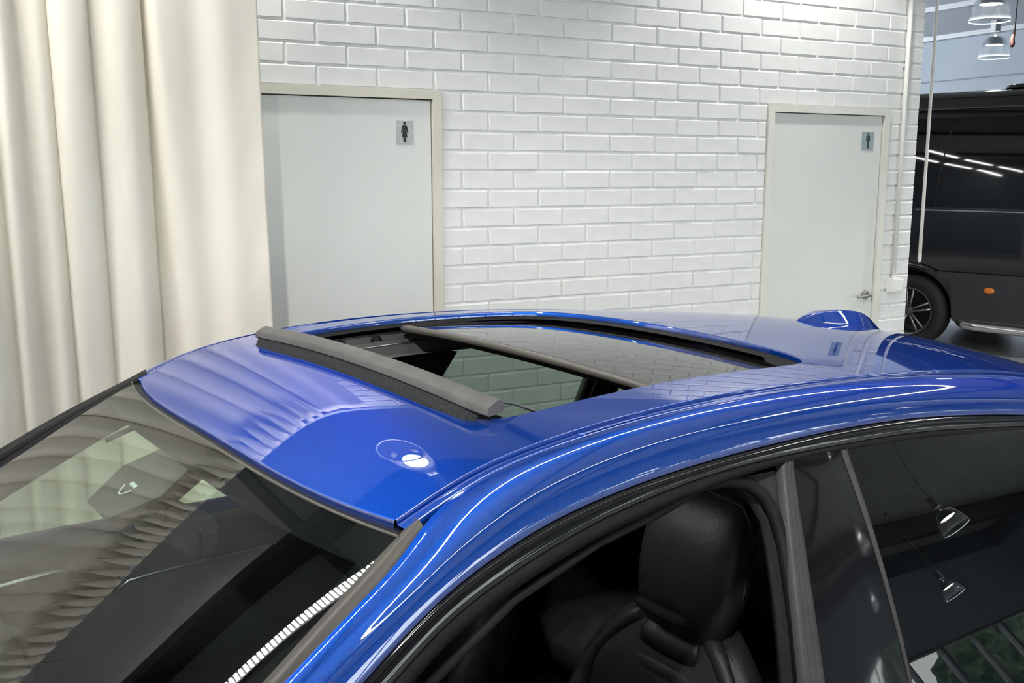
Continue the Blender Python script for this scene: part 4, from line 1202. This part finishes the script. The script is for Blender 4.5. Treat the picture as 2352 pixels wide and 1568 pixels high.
def seat(tc, driver):
    r = empty('front_seat', (0.0, tc, 0.0), 0, CAR)
    # front face line of the back (s, z) and half width
    bl = [(0.50, 0.42, 0.20), (0.535, 0.55, 0.235), (0.572, 0.68, 0.242), (0.588, 0.735, 0.24), (0.602, 0.80, 0.232), (0.615, 0.85, 0.205), (0.63, 0.90, 0.162), (0.64, 0.928, 0.125), (0.65, 0.945, 0.085)]
    secs = [((s + 0.055, 0, z), hw, 0.055 if z < 0.9 else 0.04, 0.25) for s, z, hw in bl]
    rounded('backrest', secs, M['leather'], r, n=28, subd=1)
    # side bolsters run up along the outline and fade into the shoulders, a seam on each
    for sg in (-1, 1):
        so_ = spline([(z, s) for s, z, hw in bl]); wo_ = spline([(z, hw) for s, z, hw in bl])
        zz = frange(0.45, 0.925, 22)
        path = [(so_(z) + 0.036 - 0.036 * (1 - sstep(0.50, 0.82, z)), sg * (wo_(z) - 0.050), z) for z in zz]
        tube('bolster', path, [0.050 - 0.032 * sstep(0.60, 0.90, z) for z in zz], M['leather'], r, n=16)
        tube('seam', [(p[0] + 0.004, p[1] + sg * (0.040 - 0.016 * sstep(0.70, 0.93, p[2])), p[2] + 0.004) for p in path], 0.0022, M['stitch'], r, n=6)
    # ribbed centre panel
    for i in range(9):
        u = i / 8
        z = 0.50 + 0.40 * u; s = 0.540 + 0.110 * u; w = 0.125 - 0.055 * u
        rounded('rib', [((s + 0.004, 0, z - 0.024), w - 0.01, 0.010, 0.3), ((s - 0.004, 0, z - 0.012), w, 0.012, 0.3), ((s + 0.002, 0, z + 0.012), w, 0.012, 0.3), ((s + 0.012, 0, z + 0.024), w - 0.01, 0.010, 0.3)], M['leather'], r, n=20)
    # headrest: tall shield shape grown out of the backrest
    hs = []
    for z, s, hw, hd in ((0.905, 0.655, 0.075, 0.030), (0.93, 0.662, 0.098, 0.042), (0.97, 0.668, 0.114, 0.050), (1.02, 0.676, 0.120, 0.054), (1.07, 0.686, 0.119, 0.055), (1.11, 0.696, 0.113, 0.053), (1.14, 0.706, 0.100, 0.045), (1.158, 0.714, 0.075, 0.032), (1.165, 0.718, 0.04, 0.015)):
        hs.append(((s + 0.03, 0, z), hw, hd, 0.22))
    hd_ = rounded('headrest', hs, M['leather'], r, n=28, subd=1)
    sp = [((s + 0.03) - 0.004 + 0.006, -hw * 0.99 * math.cos(0.0), z) for z, s, hw in ((0.94, 0.665, 0.102), (1.02, 0.676, 0.120), (1.09, 0.69, 0.117), (1.135, 0.704, 0.104), (1.158, 0.714, 0.078))]
    sp2 = [(x, -y, z) for x, y, z in reversed(sp)]
    tube('seam', sp + [(0.742, 0.0, 1.167)] + sp2, 0.0022, M['stitch'], hd_, n=6)
    rounded('headrest_slot', [((0.628, 0, 0.955), 0.055, 0.006, 0.2), ((0.626, 0, 0.965), 0.07, 0.010, 0.2), ((0.630, 0, 0.975), 0.06, 0.006, 0.2)], M['interior'], hd_, n=18)
    # cushion
    rounded('cushion', [((0.02, 0, 0.40), 0.22, 0.02, 0), ((0.05, 0, 0.42), 0.25, 0.07, 1.5), ((0.25, 0, 0.40), 0.26, 0.075, 1.5), ((0.45, 0, 0.38), 0.25, 0.07, 1.5)], M['leather'], r, n=24, subd=1)
    box('seat_base', 0.05, 0.5, -0.2, 0.2, 0.24, 0.34, M['interior'], r)
    return r
seat(-0.355, True); seat(0.355, False)
# rear bench
rb = empty('rear_bench', (0, 0, 0), 0, CAR)
rounded('bench_cushion', [((1.05, 0, 0.42), 0.60, 0.04, 1.5), ((1.15, 0, 0.45), 0.62, 0.08, 1.5), ((1.5, 0, 0.43), 0.62, 0.08, 1.5)], M['leather'], rb, n=28)
rounded('bench_back', [((1.50, 0, 0.48), 0.60, 0.07, 0.2), ((1.60, 0, 0.70), 0.60, 0.08, 0.2), ((1.70, 0, 0.93), 0.58, 0.05, 0.2)], M['leather'], rb, n=28)
for t in (-0.36, 0.36):
    rounded('bench_headrest', [((1.69, t, 0.95), 0.10, 0.03, 0.2), ((1.70, t, 1.00), 0.12, 0.045, 0.2), ((1.71, t, 1.06), 0.08, 0.03, 0.2)], M['leather'], rb, n=20)
box('parcel_shelf', 1.70, 2.5, -0.60, 0.60, 0.88, 0.91, M['interior'], CAR)
# dashboard
rows = []
for t in frange(-0.66, 0.66, 36):
    q = 1 - (t / 0.66) ** 2
    hoodb = 0.035 * math.exp(-((t + 0.36) / 0.17) ** 2)
    rows.append([(-0.84 - 0.06 * q, t, 0.80), (-0.80 - 0.05 * q, t, 0.855), (-0.62 - 0.04 * q, t, 0.885), (-0.45, t, 0.90 + hoodb), (-0.33, t, 0.895 + hoodb), (-0.29, t, 0.87 + hoodb * 0.8), (-0.285, t, 0.80), (-0.30, t, 0.66), (-0.36, t, 0.48), (-0.6, t, 0.35)])
v, f = loft_vf(rows); dash = mk('dashboard', v, f, M['interior'], CAR)
tube('silver_strip', [(-0.289, t, 0.80 + 0.012 * (t / 0.66) ** 2) for t in frange(-0.1, 0.62, 24)], 0.006, M['satin_metal'], dash, n=8)
lathe('air_vent', [(0.0, 0.0), (0.05, 0.0), (0.055, 0.01), (0.045, 0.012)], M['dark_metal'], dash, n=24, axis='y', c=(-0.30, 0.56, 0.79))
# steering wheel
swp = []
for a in frange(0, 2 * PI, 40):
    y, w = 0.18 * math.cos(a), 0.18 * math.sin(a)
    swp.append((-0.12 + w * 0.42, -0.355 + y, 0.80 + w * 0.907))
SW = empty('steering_wheel', (0, 0, 0), 0, CAR)
v, f = tube_vf(swp, 0.015, 12, cap=False); mk('rim', v, f, M['leather'], SW)
rounded('hub', [((-0.135, -0.355, 0.74), 0.06, 0.02, 0.4), ((-0.13, -0.355, 0.80), 0.075, 0.03, 0.4), ((-0.105, -0.355, 0.85), 0.05, 0.02, 0.4)], M['interior'], SW, n=20)
for a in (0.15, PI - 0.15, -PI / 2):
    tube('spoke', [(-0.13, -0.355, 0.80), (-0.12 + 0.18 * math.sin(a) * 0.42, -0.355 + 0.18 * math.cos(a), 0.80 + 0.18 * math.sin(a) * 0.907)], 0.012, M['interior'], SW, n=8)
tube('column', [(-0.13, -0.355, 0.80), (-0.33, -0.355, 0.70)], 0.04, M['interior'], SW, n=12)
# centre console
box('centre_console', -0.3, 0.75, -0.11, 0.11, 0.24, 0.62, M['interior'], CAR, bevel=0.02)
# door linings with silver strips
for sg in (-1, 1):
    rows = []
    for s in frange(-0.6, 2.0, 30):
        rows.append([(s, sg * 0.745, BELT - 0.008), (s, sg * 0.715, 0.925), (s, sg * 0.690, 0.945), (s, sg * 0.668, 0.925), (s, sg * 0.668, 0.84), (s, sg * 0.64, 0.70), (s, sg * 0.60, 0.66), (s, sg * 0.66, 0.60), (s, sg * 0.67, 0.25)])
    v, f = loft_vf(rows); dl = mk('door_lining', v, f, M['interior'], CAR)
    tube('silver_strip', [(-0.05, sg * 0.664, 0.818), (-0.02, sg * 0.664, 0.838), (0.03, sg * 0.664, 0.842), (0.33, sg * 0.664, 0.845)], [0.002, 0.004, 0.0035, 0.002], M['satin_metal'], dl, n=8)
    tube('silver_strip', [(-0.45, sg * 0.664, 0.865), (-0.28, sg * 0.664, 0.89), (-0.17, sg * 0.664, 0.897), (-0.13, sg * 0.664, 0.885)], [0.006, 0.008, 0.007, 0.002], M['satin_metal'], dl, n=8)
    rounded('door_pull', [((-0.34, sg * 0.655, 0.82), 0.012, 0.02, 0), ((-0.34, sg * 0.650, 0.84), 0.02, 0.06, 0), ((-0.34, sg * 0.655, 0.862), 0.012, 0.03, 0)], M['satin_metal'], dl, n=16)
# rear-view mirror and sensor cover behind the windscreen
MIR = empty('interior_mirror', (0, 0, 0), 0, CAR)
def hexplate(name, pts, s0, dep, m_):
    V = [(s0 + dx, t, z) for t, z, dx in pts] + [(s0 + dx + dep, t * 0.92, z) for t, z, dx in pts]; n = len(pts)
    F = [tuple(range(n)), tuple(range(2 * n - 1, n - 1, -1))] + [(i, n + i, n + (i + 1) % n, (i + 1) % n) for i in range(n)]
    o = mk(name, V, F, m_, MIR, smooth=False)
    bmm = bmesh.new(); bmm.from_mesh(o.data); bmesh.ops.bevel(bmm, geom=list(bmm.edges), offset=0.006, segments=2, affect='EDGES'); bmm.to_mesh(o.data); bmm.free()
    return o
cv_ = [(-0.055, -0.12), (-0.055, 0.12), (-0.11, 0.17), (-0.175, 0.09), (-0.175, -0.09), (-0.11, -0.17)]
V = [below(ws_point(a, b), 0.006) for a, b in cv_] + [below(ws_point(a + 0.01, b * 0.75), 0.04) for a, b in cv_]
o = mk('sensor_cover', V, [tuple(range(6)), tuple(range(11, 5, -1))] + [(i, 6 + i, 6 + (i + 1) % 6, (i + 1) % 6) for i in range(6)], M['plastic_dark'], MIR, smooth=False)
# small pale mark printed on the cover: an arc under a bar
arc = [below(ws_point(-0.128 - 0.013 * math.sin(PI * u), -0.035 + 0.06 * u), 0.0045) for u in frange(0, 1, 12)]
tube('printed_mark', arc, 0.0012, M['white_trim'], MIR, n=6)
for i in range(6):
    p, q = below(ws_point(-0.118, -0.03 + 0.008 * i), 0.0045), below(ws_point(-0.124, -0.03 + 0.008 * i), 0.0045)
    tube('printed_mark', [p, q], 0.0012, M['white_trim'], MIR, n=6)
hexplate('mirror_housing', [(-0.115, 1.205, 0.03), (-0.09, 1.222, 0.03), (0.09, 1.222, -0.01), (0.12, 1.205, -0.01), (0.11, 1.165, -0.01), (0.075, 1.148, -0.01), (-0.075, 1.148, 0.03), (-0.105, 1.165, 0.03)], -0.14, 0.035, M['plastic_dark'])
tube('mirror_stem', [(-0.12, 0.0, 1.20), (-0.14, 0.0, 1.245)], 0.012, M['plastic_dark'], MIR, n=10)
